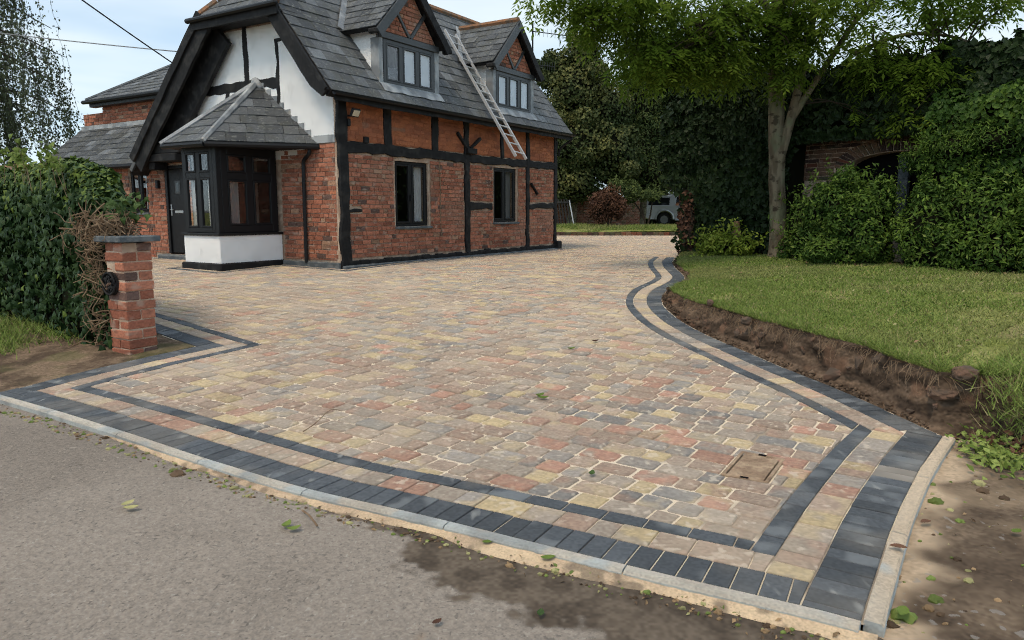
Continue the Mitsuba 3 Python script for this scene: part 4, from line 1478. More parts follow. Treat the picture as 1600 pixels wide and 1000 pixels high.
la0, la1 = np.array([4.22, -1.25, 2.18]), np.array([4.72, 1.01, 5.16])
ld = unit(la1 - la0)
rn = unit(np.cross(ld, [0, -.78, .62]))
for s in (-1, 1):
    mb = MB()
    a, b = la0 + rn * s * .19, la1 + rn * s * .19
    nn_ = unit(np.cross(rn, ld))
    V = np.array([p + rn * x * .014 + nn_ * y * .030 for p in (a, b) for x, y in ((-1, -1), (1, -1), (1, 1), (-1, 1))])
    mb.add(hw(V), [[0, 1, 5, 4], [1, 2, 6, 5], [2, 3, 7, 6], [3, 0, 4, 7], [0, 3, 2, 1], [4, 5, 6, 7]])
    put(LQ + '__rail', mb, 'm_alu')
LL = np.linalg.norm(la1 - la0)
for t in np.arange(.15, LL, .25):
    c = la0 + ld * t
    v, f = tube([c - rn * .18, c + rn * .18], .016, 6)
    put(LQ + '__rung', MB().add(hw(v), f), 'm_alu')

# --- aerial behind the far end, and the overhead cables
AQ = 'television_aerial'
tag(AQ, 'thin television aerial mast with two spiky arrays beyond the farther dormer', 'aerial')
ab = np.array([8.9, 1.27, 3.0])
put(AQ + '__mast', MB().add(hw(tube([ab, ab + [0, 0, 3.30]], .025, 6)[0]), tube([ab, ab + [0, 0, 3.3]], .025, 6)[1]), 'm_frame')
for z_, L_ in ((6.02, 1.25), (5.12, .8)):
    mb = MB()
    c = np.array([8.9, 1.27, z_])
    d = np.array([.93, -.36, 0.04])
    mb.add(hw(tube([c - d * .1, c + d * L_], .014, 5)[0]), tube([c - d * .1, c + d * L_], .014, 5)[1])
    for t in np.linspace(.1, L_, 9):
        e = c + d * t
        mb.add(hw(tube([e - [.05, .02, .12], e + [.05, .02, .12]], .006, 4)[0]), tube([e - [.05, .02, .12], e + [.05, .02, .12]], .006, 4)[1])
    put(AQ + '__array', mb, 'm_frame')


def cable(a, b, sag, r_, bsdf, label):
    t = np.linspace(0, 1, 40)[:, None]
    p = np.asarray(a) + (np.asarray(b) - np.asarray(a)) * t - np.array([0, 0, 1]) * sag * 4 * t * (1 - t)
    v, f = tube(p, r_, 5)
    put('overhead_cable', MB().add(v, f), bsdf, label=label, cat='cable')


ca = hw([[-.3, 4.05, 3.9]])[0]
cable(ca, [-9.6, 3.0, 8.6], .25, .013, 'm_cable', 'black overhead cable running down to the left barge board')
cable([-30, 24, 9.2], hw([[.2, 4.1, 4.25]])[0], .3, .012, 'm_palecable', 'thin pale overhead cable crossing behind the black one')

# ------------------------------------------------------------------ lawn and its cut bank
NB = 90
bt = smooth_path(CURVE, 240)
bl = np.r_[0, np.cumsum(np.linalg.norm(np.diff(bt, axis=0), axis=1))]
bs_ = np.linspace(0, bl[-1], NB)
Bp = np.c_[np.interp(bs_, bl, bt[:, 0]), np.interp(bs_, bl, bt[:, 1])]
ext_b = np.array([(9.5, 3.7), (7.0, 3.9), (5.2, 4.15), (4.3, 4.33), (3.75, 4.42), (3.3, 4.5), (3.0, 4.52)])
ext_b = smooth_path(ext_b, 40)
Bp = np.vstack([ext_b, Bp[1:]])
tn = np.gradient(Bp, axis=0)
tn = unit(tn)
nr = np.c_[tn[:, 1], -tn[:, 0]]
sB = np.r_[0, np.cumsum(np.linalg.norm(np.diff(Bp, axis=0), axis=1))]
BZ = np.where(np.arange(len(Bp)) < len(ext_b), -.05, g(Bp[:, 1]) - .03)
LZ = np.interp(Bp[:, 1], [4.3, 6, 7, 8.5, 9.5, 10.9, 11.9, 13, 14, 16.5], [.40, .41, .405, .39, .355, .345, .365, .40, .44, .50])
LZ = np.where(np.arange(len(Bp)) < len(ext_b), .39, LZ)
wob = meshkit.fbm(np.c_[sB * 2.3, sB * 0, sB * 0], 3, 21) - .5
setb = np.interp(Bp[:, 1], [4.4, 5.5, 7, 8.2, 9.2, 10.4, 11.5, 13, 16.5], [.16, .17, .20, .26, .26, .14, .10, .12, .15]) + wob * .12
setb = np.where(np.arange(len(Bp)) < len(ext_b), .28 + wob * .3, setb)
Tp = Bp + nr * setb[:, None]
# the far edge of the lawn, under the hedges
ex0 = np.array([(14.0, 4.6), (12.0, 6.2), (9.2, 8.6), (8.2, 9.9), (7.35, 10.9), (6.5, 11.9), (5.9, 12.6), (5.3, 13.6), (4.6, 14.6), (4.2, 15.4), (3.85, 16.2), (3.9, 16.6)])
ed = np.r_[0, np.cumsum(np.linalg.norm(np.diff(ex0, axis=0), axis=1))]
es = np.interp(sB, [0, sB[len(ext_b) - 1], sB[-1]], [0, ed[3], ed[-1]])
Ep = np.c_[np.interp(es, ed, ex0[:, 0]), np.interp(es, ed, ex0[:, 1])]
NL = 26
fr_ = np.linspace(0, 1, NL)


def lawn_at(i, t):
    """A point of the lawn: i along the bank (fractional), t from the bank's lip to the hedges."""
    k = np.arange(len(Bp))
    a = np.c_[np.interp(i, k, Tp[:, 0]), np.interp(i, k, Tp[:, 1])]
    b = np.c_[np.interp(i, k, Ep[:, 0]), np.interp(i, k, Ep[:, 1])]
    xy = a + (b - a) * t[:, None]
    z = np.interp(i, k, LZ) * (1 - t) + .56 * t + .04 * (meshkit.fbm(np.c_[xy * .9, 0 * t], 3, 31) - .5) - .035 * np.exp(-t * 14)
    return np.c_[xy, z]


I, TT = np.meshgrid(np.arange(len(Bp)), fr_, indexing='ij')
LV = lawn_at(I.ravel().astype(float), TT.ravel())
q = (np.arange(len(Bp) - 1)[:, None] * NL + np.arange(NL - 1)[None]).ravel()
put('lawn', MB().add(LV, np.c_[q, q + 1, q + NL + 1, q + NL][:, ::-1]), 'm_turf', smooth=True, kind='structure', label='mown green lawn standing above the drive')
lip = lawn_at(np.arange(len(Bp)).astype(float), np.zeros(len(Bp)))
# bank: a rough cut face of earth from the edge of the paving up to the lip of the lawn
M = 16
rows_ = []
fine = np.linspace(0, len(Bp) - 1, (len(Bp) - 1) * 4 + 1)
kk = np.arange(len(Bp))
it = lambda a: np.interp(fine, kk, a)
bx, by, bz, lx, ly, lz_ = it(Bp[:, 0] + nr[:, 0] * .01), it(Bp[:, 1] + nr[:, 1] * .01), it(BZ), it(lip[:, 0]), it(lip[:, 1]), it(lip[:, 2])
nx, ny = it(nr[:, 0]), it(nr[:, 1])
dist = np.hypot(lx - bx, ly - by)
for j in range(M + 1):
    t = j / M
    # a toe of crumbled soil, a steep face, an overhanging lip
    out = np.interp(t, [0, .15, .30, .85, 1], [0, .45, .80, 1.12, .98])
    up_ = np.interp(t, [0, .15, .30, .85, 1], [0, .05, .20, .88, 1.0])
    P = np.c_[bx + nx * dist * out, by + ny * dist * out, bz + (lz_ + .01 - bz) * up_]
    amp = np.sin(math.pi * min(1, t * 1.02)) ** .6 * .115
    d = meshkit.fbm(P * np.array([2.6, 2.6, 5.5]), 4, 17) - .5 + .5 * (np.abs(meshkit.fbm(P * 5, 2, 18) - .5) - .12)
    P[:, :2] += np.c_[nx, ny] * (d * amp * 2 * np.clip(dist / .25, .4, 1.4))[:, None]
    P += ((meshkit.fbm(P[:, None, :] * np.array([11, 14, 17])[None, :, None], 2, 19) - .5) * .055 * np.sin(math.pi * min(1, t * 1.01)))
    rows_.append(P)
BV = np.stack(rows_, 1).reshape(-1, 3)
q = (np.arange(len(fine) - 1)[:, None] * (M + 1) + np.arange(M)[None]).ravel()
put('bank', MB().add(BV, np.c_[q, q + M + 1, q + M + 2, q + 1][:, ::-1]), 'm_bank', smooth=True, kind='structure', label='cut face of dark earth with roots between the paving and the lawn')


def blades(P, h, w, lean, r, uv=None):
    n = len(P)
    a = r.uniform(0, 2 * np.pi, n)
    d = np.c_[np.cos(a), np.sin(a), np.zeros(n)]
    la = r.normal(0, 1, (n, 3)) * np.array([1, 1, 0])
    h = np.broadcast_to(h, (n,))[:, None]
    w = np.broadcast_to(w, (n,))[:, None]
    tip = P + h * (np.array([0, 0, 1]) * r.uniform(.5, 1.1, (n, 1)) + la * lean)
    V = np.stack([P - d * w / 2, P + d * w / 2, tip], 1).reshape(-1, 3)
    F = np.arange(n * 3).reshape(-1, 3)
    t = np.c_[r.random(n), r.random(n)] if uv is None else uv
    return V, F, np.repeat(t, 3, 0)


rg = np.random.default_rng(11)
n = 230000
i = rg.uniform(len(ext_b) * .55, len(Bp) - 1, n)
t = rg.random(n) ** 1.75
P = lawn_at(i, t)
patch = meshkit.fbm(P * np.array([1.6, 1.6, 0]), 3, 41)
keep = rg.random(n) < np.clip(.3 + 2.2 * (patch - .28), .15, 1)
P = P[keep]
dd = np.linalg.norm(P - CAM, axis=1)
mb = MB()
mb.add(*blades(P, .020 + .016 * meshkit.fbm(P * 2.1, 2, 5) + .0012 * dd, .0035 + .0010 * dd, .55, rg))
# long tufts along the lip
n = 15000
i = rg.uniform(len(ext_b) * .5, len(Bp) - 1, n)
P = lawn_at(i, np.abs(rg.normal(0, .010, n)))
keep = rg.random(n) < np.clip(1.6 * (meshkit.fbm(P * 2.6, 3, 51) - .30) * 2, .05, 1)
P = P[keep]
mb.add(*blades(P, rg.uniform(.04, .10, len(P)), .007, .75, rg))
put('grass', mb, 'm_grass', kind='stuff', label='short mown grass of the lawn')
n = 900
P = lawn_at(rg.uniform(len(ext_b) * .55, len(Bp) - 1, n), rg.random(n) ** 1.3)
P = P[meshkit.fbm(P * 1.1, 3, 91) > .5]
P = np.repeat(P, 5, 0) + np.c_[rg.normal(0, .035, (len(P) * 5, 2)), np.full(len(P) * 5, .02)]
put('lawn_weeds', MB().add(*leaves(P, np.tile([0, -.1, 1.], (len(P), 1)), rg.uniform(.018, .042, len(P)), 'laurel', rg.uniform(.3, 1, len(P)), aspect=.7, r=rg)), 'm_leaf', kind='stuff', label='clover and other low weeds in the lawn')
# roots and dead grass hanging from the cut
mb = MB()
for k in range(560):
    s = rg.uniform(len(ext_b) * .6, len(Bp) - 1 - 30)
    p = lawn_at(np.array([s]), np.array([0.0]))[0] + np.array([0, 0, -.015])
    kx = int(s)
    o = -nr[kx] * rg.uniform(.0, .05)
    ln_ = rg.uniform(.05, .20)
    q1 = p + np.array([*(o * .7), rg.uniform(-.01, .02)])
    q2 = q1 + np.array([*(o * .6 + rg.normal(0, .03, 2)), -ln_ * .5])
    q3 = q2 + np.array([*rg.normal(0, .03, 2), -ln_ * .5])
    mb.add(*tube([p, q1, q2, q3], [.0022, .002, .0016, .0008], 3, cap=False))
put('root_tangle', mb, 'm_twig', kind='stuff', label='pale roots and dead grass hanging from the cut bank')
# grass spilling down at the right end
mb = MB()
for cx, cy, cz, sp_, n in ((3.33, 4.42, .12, .16, 900), (3.12, 4.30, .30, .12, 500), (3.60, 4.35, .30, .2, 800), (3.15, 4.52, .36, .1, 300)):
    P = np.c_[rg.normal(cx, sp_, n), rg.normal(cy, sp_ * .5, n), rg.normal(cz, sp_ * .7, n)]
    mb.add(*blades(P, rg.uniform(.05, .13, n), .007, .8, rg))
put('grass', mb, 'm_grass', kind='stuff', label='long grass hanging down the right end of the bank')


mb = MB()
ico2 = trimesh.creation.icosphere(2)
for k in range(150):                                  # stones and clods set in the cut face
    ki = rg.integers(40, len(fine) - 40)
    j = rg.integers(3, M - 2)
    p = BV[ki * (M + 1) + j]
    hl_ = trimesh.convex.convex_hull(unit(rg.normal(0, 1, (13, 3))) * rg.uniform(.75, 1.1, (13, 1)))
    r_ = rg.gamma(1.8, .011) + .008
    mb.add(np.array(hl_.vertices) * r_ * rg.uniform(.6, 1.3, 3) + p, hl_.faces, (.5, rg.random()))
put('bank_stones', mb, 'm_stone', kind='stuff', label='small stones and clods set in the cut face of the bank')
mb = MB()
ico_ = trimesh.creation.icosphere(1)
for k in range(1500):
    s = rg.uniform(len(ext_b) * .6, len(Bp) - 12)
    ki = int(s)
    p = np.array([*(Bp[ki] + (Bp[ki + 1] - Bp[ki]) * (s - ki) + nr[ki] * rg.uniform(.0, .13)), 0])
    p[2] = (BZ[ki]) + rg.uniform(.0, .05)
    r_ = rg.gamma(2, .004) + .003
    mb.add(np.array(ico_.vertices) * (1 + rg.normal(0, .2, ico_.vertices.shape)) * r_ + p, ico_.faces, (.7, rg.random()))
put('soil_crumbs', mb, 'm_bank', kind='stuff', label='crumbs of fallen earth along the foot of the bank')


def rock(name, c, rad, seed, label, rot=0., bs_=2.2):
    m = trimesh.creation.icosphere(3)
    v = np.array(m.vertices)
    v = np.sign(v) * np.abs(v) ** .8
    v = v * (.82 + .5 * (meshkit.fbm(v * bs_ + seed, 3, seed) - .4))[:, None] * np.asarray(rad)
    R_ = trimesh.transformations.rotation_matrix(rot, [0, 0, 1])[:3, :3]
    put(name, MB().add(v @ R_.T + np.asarray(c), m.faces), 'm_stone', smooth=True, label=label, cat='stone', group='stones in the cut bank')


rock('stone', (2.96, 4.73, .365), (.09, .07, .055), 3, 'rounded brown stone on the lip of the lawn above the bank', -.3)
rock('stone', (2.86, 4.78, .22), (.10, .09, .05), 5, 'brown stone wedged in the bank below the rounded one', -.5)
rock('stone', (3.26, 4.42, .30), (.10, .06, .055), 8, 'reddish stone in the bank at the right edge', .1)
rock('stone', (3.27, 4.38, .19), (.10, .06, .045), 9, 'low reddish stone under the grass at the right edge', .1)
rock('stone', (2.30, 7.17, .35), (.065, .05, .045), 12, 'small reddish stone showing halfway along the bank', .2)
rock('stone', (2.20, 8.15, .41), (.04, .04, .04), 13, 'small pale stone lying on the lawn lip near the bend', .2)

# ------------------------------------------------------------------ gate pillar with its plaque
PX = np.array([.53, .848]) / np.hypot(.53, .848)     # along its right-hand face
PY = np.array([-PX[1], PX[0]])
PO = np.array([-3.553, 6.753])
PW, PH, PB = .285, 1.085, .05


def pil(p):
    p = np.asarray(p, float)
    xy = PO + p[:, :1] * PX + p[:, 1:2] * PY
    return np.c_[xy, p[:, 2] + PB]


tag('gate_pillar', 'old red brick gate pillar with a grey stone cap at the end of the ivy hedge', 'gate pillar')
v, f = box_v((.008, .008, -.1), (PW - .008, PW - .008, PH - .01))
put('gate_pillar__mortar', MB().add(pil(v), f), 'm_mortar')
rp_ = np.random.default_rng(5)
ch = PH / 12
pb = []
for k in range(12):
    z0 = k * ch + .005
    if k % 2:
        rects = [((0, 0), (PW, PW / 2)), ((0, PW / 2), (PW, PW))] if rp_.random() < .8 else [((0, 0), (PW * .5, PW / 2)), ((PW * .5, 0), (PW, PW / 2)), ((0, PW / 2), (PW, PW))]
    else:
        rects = [((0, 0), (PW / 2, PW)), ((PW / 2, 0), (PW, PW))]
    for (a, b), (c, d) in rects:
        j = .005
        o = rp_.normal(0, .004, 3)
        v, f = cbox(np.array([a + (j if a > 0 else o[0]), b + (j if b > 0 else o[1]), z0]), np.array([c - (j if c < PW else o[0]), d - (j if d < PW else o[1]), z0 + ch - .011 + o[2] * .3]), rp_.uniform(.004, .010))
        v = v + rp_.normal(0, .0018, v.shape)
        pb.append((pil(v), f, (rp_.choice([.2, .3, .5, .6, .8, .8, .83, .95]), rp_.random())))
put_pieces('gate_pillar__brick', 'gate_pillar__bricks', pb, 'm_brick', 300)
v, f = cbox(np.array([-.06, -.07, PH]), np.array([PW + .06, PW + .07, PH + .055]), .008)
put('gate_pillar__cap', MB().add(pil(v), f), 'm_slab')
tag('house_plaque', 'round black cast plaque fixed to the left face of the gate pillar', 'plaque')
pc = np.array([-.014, .20, .70])
ang = np.linspace(0, 2 * np.pi, 29)[:-1]


def disc(rad, x0, x1, n=28):
    a = np.linspace(0, 2 * np.pi, n + 1)[:-1]
    V = np.vstack([np.c_[np.full(n, x), pc[1] + rad * np.cos(a), pc[2] + rad * np.sin(a)] for x in (x0, x1)] + [[[x1, pc[1], pc[2]]]])
    F = [[i, (i + 1) % n, n + (i + 1) % n] for i in range(n)] + [[i, n + (i + 1) % n, n + i] for i in range(n)] + [[n + i, n + (i + 1) % n, 2 * n] for i in range(n)]
    return pil(V), np.array(F)


put('house_plaque__plate', MB().add(*disc(.110, .0, -.022)), 'm_timber')
a = np.linspace(0, 2 * np.pi, 33)
rv, rf = tube(np.c_[np.full(33, -.036), pc[1] + .100 * np.cos(a), pc[2] + .100 * np.sin(a)], .011, 6, cap=False)
put('house_plaque__rim', MB().add(pil(rv), rf), 'm_timber', smooth=True)
mb = MB()
rq = np.random.default_rng(3)
for k in range(26):
    rr_, aa = .075 * math.sqrt(rq.random()), rq.uniform(0, 6.28)
    m = trimesh.creation.icosphere(1)
    mb.add(pil(np.array(m.vertices) * np.array([.008, .013, .016]) + np.array([-.036, pc[1] + rr_ * math.cos(aa), pc[2] + rr_ * math.sin(aa)])), m.faces)
put('house_plaque__relief', mb, 'm_timber', kind='stuff')
mb = MB()
for k in range(5):
    m = trimesh.creation.icosphere(1)
    mb.add(pil(np.array(m.vertices) * np.array([.006, .010, .012]) + np.array([-.048, pc[1] + rq.normal(0, .02), pc[2] - .01 + rq.normal(0, .02)])), m.faces)
put('house_plaque__worn_spot', mb, 'm_stone', kind='stuff')

# ------------------------------------------------------------------ foliage


def sweep_points(p0, d, L, nrm, depth, z0, z1, n, e=.55, amp=.16, seed=0, r=rng, taper=None, face=None, depthfn=None):
    """Points and normals on a hedge of rounded section, swept from p0 along d; nrm points from it to the viewer."""
    p0, d, nrm = np.asarray(p0, float), unit(d), unit(nrm)
    s = r.uniform(-.02, 1.02, n)
    a = r.uniform(*(face or (-.35, math.pi * .75)), n)
    ca, sa = np.cos(a), np.sin(a)
    x = np.sign(ca) * np.abs(ca) ** e
    z = np.sign(sa) * np.abs(sa) ** e
    top = np.full(n, 1.0) if taper is None else np.interp(s, *taper)
    hh = (z1 - z0) * top
    dp = np.full(n, depth) if depthfn is None else np.interp(s, *depthfn)
    xy = p0 + np.outer(s * L, d) + ((x * dp / 2)[:, None] * nrm if depthfn is None else ((x - 1) * dp / 2)[:, None] * nrm)
    zz = z0 + hh * np.clip(z, -.02, None)
    P = np.c_[xy, zz]
    N = np.c_[np.outer(np.sign(ca) * np.abs(ca) ** (2 - e) / depth * 2, nrm), np.maximum(sa, 0) ** (2 - e) / np.maximum(hh, .1)]
    N = unit(N + 1e-6)
    P = P + N * ((meshkit.fbm(P * 1.7, 3, seed) - .5) * 2 * amp + (meshkit.fbm(P * 5.5, 2, seed + 1) - .5) * amp * .9 - np.abs(r.normal(0, .05, n)))[:, None]
    return P, N


rl_ = np.random.default_rng(21)
# --- left ivy hedge
HD = unit(np.array([-.80, .60]))
HN = np.array([-HD[1], HD[0]])
HN = HN if HN @ np.array([.5, -.8]) > 0 else -HN
h0 = np.array([-3.84, 6.98])
IV = 'ivy_hedge'
tag(IV, 'dense dark green ivy hedge with bare brown stems beside the gate pillar', 'hedge')
taper = ([0, .06, .12, .23, .4, .75, 1], [.75, .85, .90, .99, 1.02, .96, .93])
depthfn = ([0, .05, .14, .3, 1], [.26, .34, .62, .95, 1.05])
P, N = sweep_points(h0, HD, 4.4, HN, 1.05, .06, 1.93, 32000, amp=.16, seed=3, r=rl_, taper=taper, depthfn=depthfn)
bare = (((P[:, :2] - h0) @ HD) < .62 - 1.3 * np.abs(P[:, 2] - 1.26)) & (P[:, 2] > .85) & (P[:, 2] < 1.50) & (rl_.random(len(P)) < .9)
lowbare = (((P[:, :2] - h0) @ HD) < .30) & (P[:, 2] < .55) & (rl_.random(len(P)) < .7)
P, N = P[~(bare | lowbare)], N[~(bare | lowbare)]
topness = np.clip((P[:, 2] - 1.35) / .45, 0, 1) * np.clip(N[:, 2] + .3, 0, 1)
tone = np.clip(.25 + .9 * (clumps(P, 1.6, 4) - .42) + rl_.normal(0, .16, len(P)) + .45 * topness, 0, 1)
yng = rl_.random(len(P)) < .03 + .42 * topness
dist = np.linalg.norm(P - CAM, axis=1)
near_ = np.argsort(dist + 100 * (N[:, 1] > .2))[:260]
isn = np.zeros(len(P), bool)
isn[near_] = True
size = rl_.uniform(.06, .115, len(P)) * np.where(topness > .4, .85, 1)
k1 = ~isn & ~yng
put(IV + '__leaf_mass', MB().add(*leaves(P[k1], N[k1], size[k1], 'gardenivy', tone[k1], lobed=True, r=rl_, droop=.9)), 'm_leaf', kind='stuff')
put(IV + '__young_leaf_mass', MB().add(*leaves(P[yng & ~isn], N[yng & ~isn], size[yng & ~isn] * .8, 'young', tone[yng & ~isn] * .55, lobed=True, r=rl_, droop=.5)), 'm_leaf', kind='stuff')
for k in near_:
    V, F, U = leaves(P[k:k + 1], N[k:k + 1], size[k:k + 1] * 1.1, 'gardenivy', tone[k:k + 1], lobed=True, r=rl_, droop=.9)
    put(IV + '__leaf', MB().add(V, F, U), 'm_leaf')
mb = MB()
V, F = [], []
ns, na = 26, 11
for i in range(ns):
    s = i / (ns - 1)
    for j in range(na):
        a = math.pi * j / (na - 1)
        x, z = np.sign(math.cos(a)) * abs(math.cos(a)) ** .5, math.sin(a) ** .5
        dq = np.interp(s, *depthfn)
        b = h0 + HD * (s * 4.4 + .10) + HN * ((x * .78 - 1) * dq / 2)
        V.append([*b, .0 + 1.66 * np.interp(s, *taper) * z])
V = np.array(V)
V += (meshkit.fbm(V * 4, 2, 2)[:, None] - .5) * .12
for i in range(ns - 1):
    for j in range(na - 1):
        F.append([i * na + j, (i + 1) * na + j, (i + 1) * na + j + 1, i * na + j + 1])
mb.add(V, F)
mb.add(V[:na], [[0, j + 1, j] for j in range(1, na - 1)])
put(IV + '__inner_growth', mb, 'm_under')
mb = MB()
for k in range(330):                                  # bare stems over and beside the pillar
    if k < 225:
        s = rl_.uniform(-.20, .58)
        c = np.array([*(h0 + HD * s + HN * rl_.uniform(-.24, .05)), rl_.uniform(1.20, 1.36) if s < .06 else rl_.uniform(1.05, 1.42 - .2 * abs(s - .2))])
    else:
        s = rl_.uniform(.0, .30)
        c = np.array([*(h0 + HD * s + HN * rl_.uniform(-.05, .07)), rl_.uniform(.15, 1.2)])
    d_ = unit(np.array([*(HD * rl_.normal(0, 1) + HN * rl_.normal(0, .35)), rl_.normal(0, .45 if c[2] > 1.1 else 1.1)]))
    w_ = rl_.normal(0, .07, (5, 3))
    pts_ = np.array([c + d_ * t for t in np.linspace(-.13, .13, 5)]) + w_ * .75
    mb.add(*tube(smooth_path(pts_, 10), rl_.uniform(.003, .0085) * np.linspace(1, .5, 10), 4, cap=False))
put(IV + '__bare_stems', mb, 'm_twig', kind='stuff', label='bare brown tangled ivy stems')
m = 150
Q = np.c_[h0 + np.outer(rl_.uniform(-.30, .30, m), HD) + np.outer(rl_.uniform(-.30, -.02, m), HN), rl_.uniform(1.36, 1.56, m)]
put(IV + '__leaf_mass', MB().add(*leaves(Q, rl_.normal(0, .5, (m, 3)) + [0, -.6, .6], rl_.uniform(.05, .09, m), 'gardenivy', rl_.uniform(.3, 1, m), lobed=True, r=rl_, droop=.5)), 'm_leaf', kind='stuff')
mb = MB()
for k in range(16):                                   # shoots that stand up from the top
    s = rl_.uniform(.5, 3.6)
    b = np.array([*(h0 + HD * s + HN * rl_.uniform(-.2, .3)), 1.85 * np.interp(s / 4.4, *taper)])
    top_ = b + np.array([rl_.normal(0, .06), rl_.normal(0, .04), rl_.uniform(.12, .30)])
    mb.add(*tube([b - [0, 0, .15], (b + top_) / 2 + rl_.normal(0, .015, 3), top_], [.003, .0025, .0015], 4, cap=False))
    m = 13
    Q = b + (top_ - b) * rl_.uniform(.3, 1.05, (m, 1)) + rl_.normal(0, .02, (m, 3))
    V, F, U = leaves(Q, rl_.normal(0, 1, (m, 3)) + [0, -1, .6], .065, 'young', rl_.uniform(.0, .6, m), lobed=True, r=rl_)
    put(IV + '__shoot', MB().add(V, F, U), 'm_leaf', kind='stuff')
put(IV + '__shoot_stems', mb, 'm_twig', kind='stuff')

# verge below the hedge: soil and rough grass
vp = Polygon(np.vstack([[(-3.95, 5.50)], LEFT1[1:], LEFT2[1:], [(-8, 12.2), (-14, 15), (-16, 13.6), (-9, 8.85)]])).buffer(0)


def zverge(x, y):
    P = np.c_[x, y, np.zeros(len(x))]
    return g(y) - .012 + .05 * (meshkit.fbm(P * 1.7, 3, 13) - .4) * 1 + .0


pts = np.array([p for p in (np.mgrid[-9:-3:.11, 5.4:11:.11].reshape(2, -1).T + 0) if prep(vp).contains(Point(p))])
pts = np.vstack([pts + np.random.default_rng(2).normal(0, .02, pts.shape), np.array(vp.buffer(-.01).exterior.coords)[:-1]])
tri = Delaunay(pts).simplices
vpp = prep(vp)
tri = np.array([t for t in tri if vpp.contains(Point(pts[t].mean(0)))])
cr = np.cross(pts[tri[:, 1]] - pts[tri[:, 0]], pts[tri[:, 2]] - pts[tri[:, 0]])
tri = np.where(cr[:, None] < 0, tri[:, ::-1], tri)
put('verge', MB().add(np.c_[pts, zverge(pts[:, 0], pts[:, 1])], tri), 'm_verge', smooth=True, kind='structure', label='strip of soil and rough grass below the ivy hedge')
P = np.c_[rl_.uniform(-8.5, -3.5, 60000), rl_.uniform(5.5, 10.5, 60000)]
P = P[[vpp.contains(Point(p)) for p in P]]
along = (P - h0) @ HD
outw = (P - h0) @ HN
pr_ = np.clip((along - .35) / .8, 0, 1) * np.clip(1.6 - np.abs(outw - .35) * 1.25, 0, 1) * np.clip(3.6 * (meshkit.fbm(np.c_[P * 2.2, P[:, 0] * 0], 3, 9) - .32), .04, 1)
P = P[rl_.random(len(P)) < pr_]
P = np.c_[P, zverge(P[:, 0], P[:, 1])]
put('grass', MB().add(*blades(P, rl_.uniform(.05, .16, len(P)), .010, .6, rl_)), 'm_grass', kind='stuff', label='rough grass at the foot of the ivy hedge')

# --- weeping birch on the left
rb_ = np.random.default_rng(31)
BT = 'birch_tree'
tag(BT, 'weeping birch with thin hanging strands at the upper left', 'tree')
bp = np.array([-18.9, 24.0])
tr = smooth_path([(bp[0], bp[1], .2), (bp[0] + .1, bp[1], 3), (bp[0] + .4, bp[1], 6), (bp[0] + .3, bp[1], 9.5), (bp[0] + .6, bp[1], 12.5)], 16)
put(BT + '__trunk', MB().add(*tube(tr, np.linspace(.24, .05, 16), 8)), 'm_bark', smooth=True)
mbb, PL, NLs = MB(), [], []
for k in range(76):
    z = rb_.uniform(3.5, 12.0)
    a = rb_.uniform(-1.5, 1.5) if rb_.random() < .75 else rb_.uniform(0, 6.28)
    L = rb_.uniform(1.6, 4.6) * np.interp(z, [3.5, 8, 12.5], [1.0, 1, .5])
    b = np.array([np.interp(z, tr[:, 2], tr[:, 0]), bp[1], z])
    dr_ = np.array([math.cos(a), math.sin(a), 0])
    br = smooth_path([b, b + dr_ * L * .5 + [0, 0, L * .30], b + dr_ * L + [0, 0, L * .12]], 9)
    mbb.add(*tube(br, np.linspace(.05, .012, 9), 4, cap=False))
    for m in range(int(5 + L * 2.6)):
        s = br[rb_.integers(2, 9)] + rb_.normal(0, .18, 3)
        hl = rb_.uniform(1.0, 3.6)
        st = s + np.cumsum(np.vstack([[0, 0, 0], np.c_[rb_.normal(0, .05, 8) + dr_[0] * .03, rb_.normal(0, .05, 8), np.full(8, -hl / 8)]]), 0)
        mbb.add(*tube(st, .006, 3, cap=False))
        m2 = int(hl * 30 * rb_.choice([.5, 1.2, 1.7]))
        q = rb_.uniform(0, 8, m2)
        pp = np.c_[[np.interp(q, np.arange(9), st[:, c]) for c in range(3)]].T + rb_.normal(0, .06, (m2, 3))
        PL.append(pp)
        NLs.append(rb_.normal(0, 1, (m2, 3)))
PL, NLs = np.vstack(PL), np.vstack(NLs)
put(BT + '__branches', mbb, 'm_darktwig', kind='stuff')
put(BT + '__leaves', MB().add(*leaves(PL, NLs, rb_.uniform(.06, .11, len(PL)), 'birch', np.clip(rb_.normal(.5, .25, len(PL)), 0, 1), aspect=.7, droop=1.2, r=rb_)), 'm_leaf', kind='stuff')

# --- ivy over the garden wall on the right, and the arch in it
rw = np.random.default_rng(41)
WD = unit(np.array([.61, -.79]))
WN = np.array([WD[1], -WD[0]])
WN = WN if WN @ np.array([-.8, -.6]) > 0 else -WN
W0 = np.array([4.1, 16.7])
GW = 'garden_wall'
tag(GW, 'old brick garden wall with a low arched opening, mostly buried in ivy', 'wall')


def gw(p):
    p = np.asarray(p, float)
    xy = W0 + p[:, :1] * WD + p[:, 2:3] * WN
    return np.c_[xy, p[:, 1]]


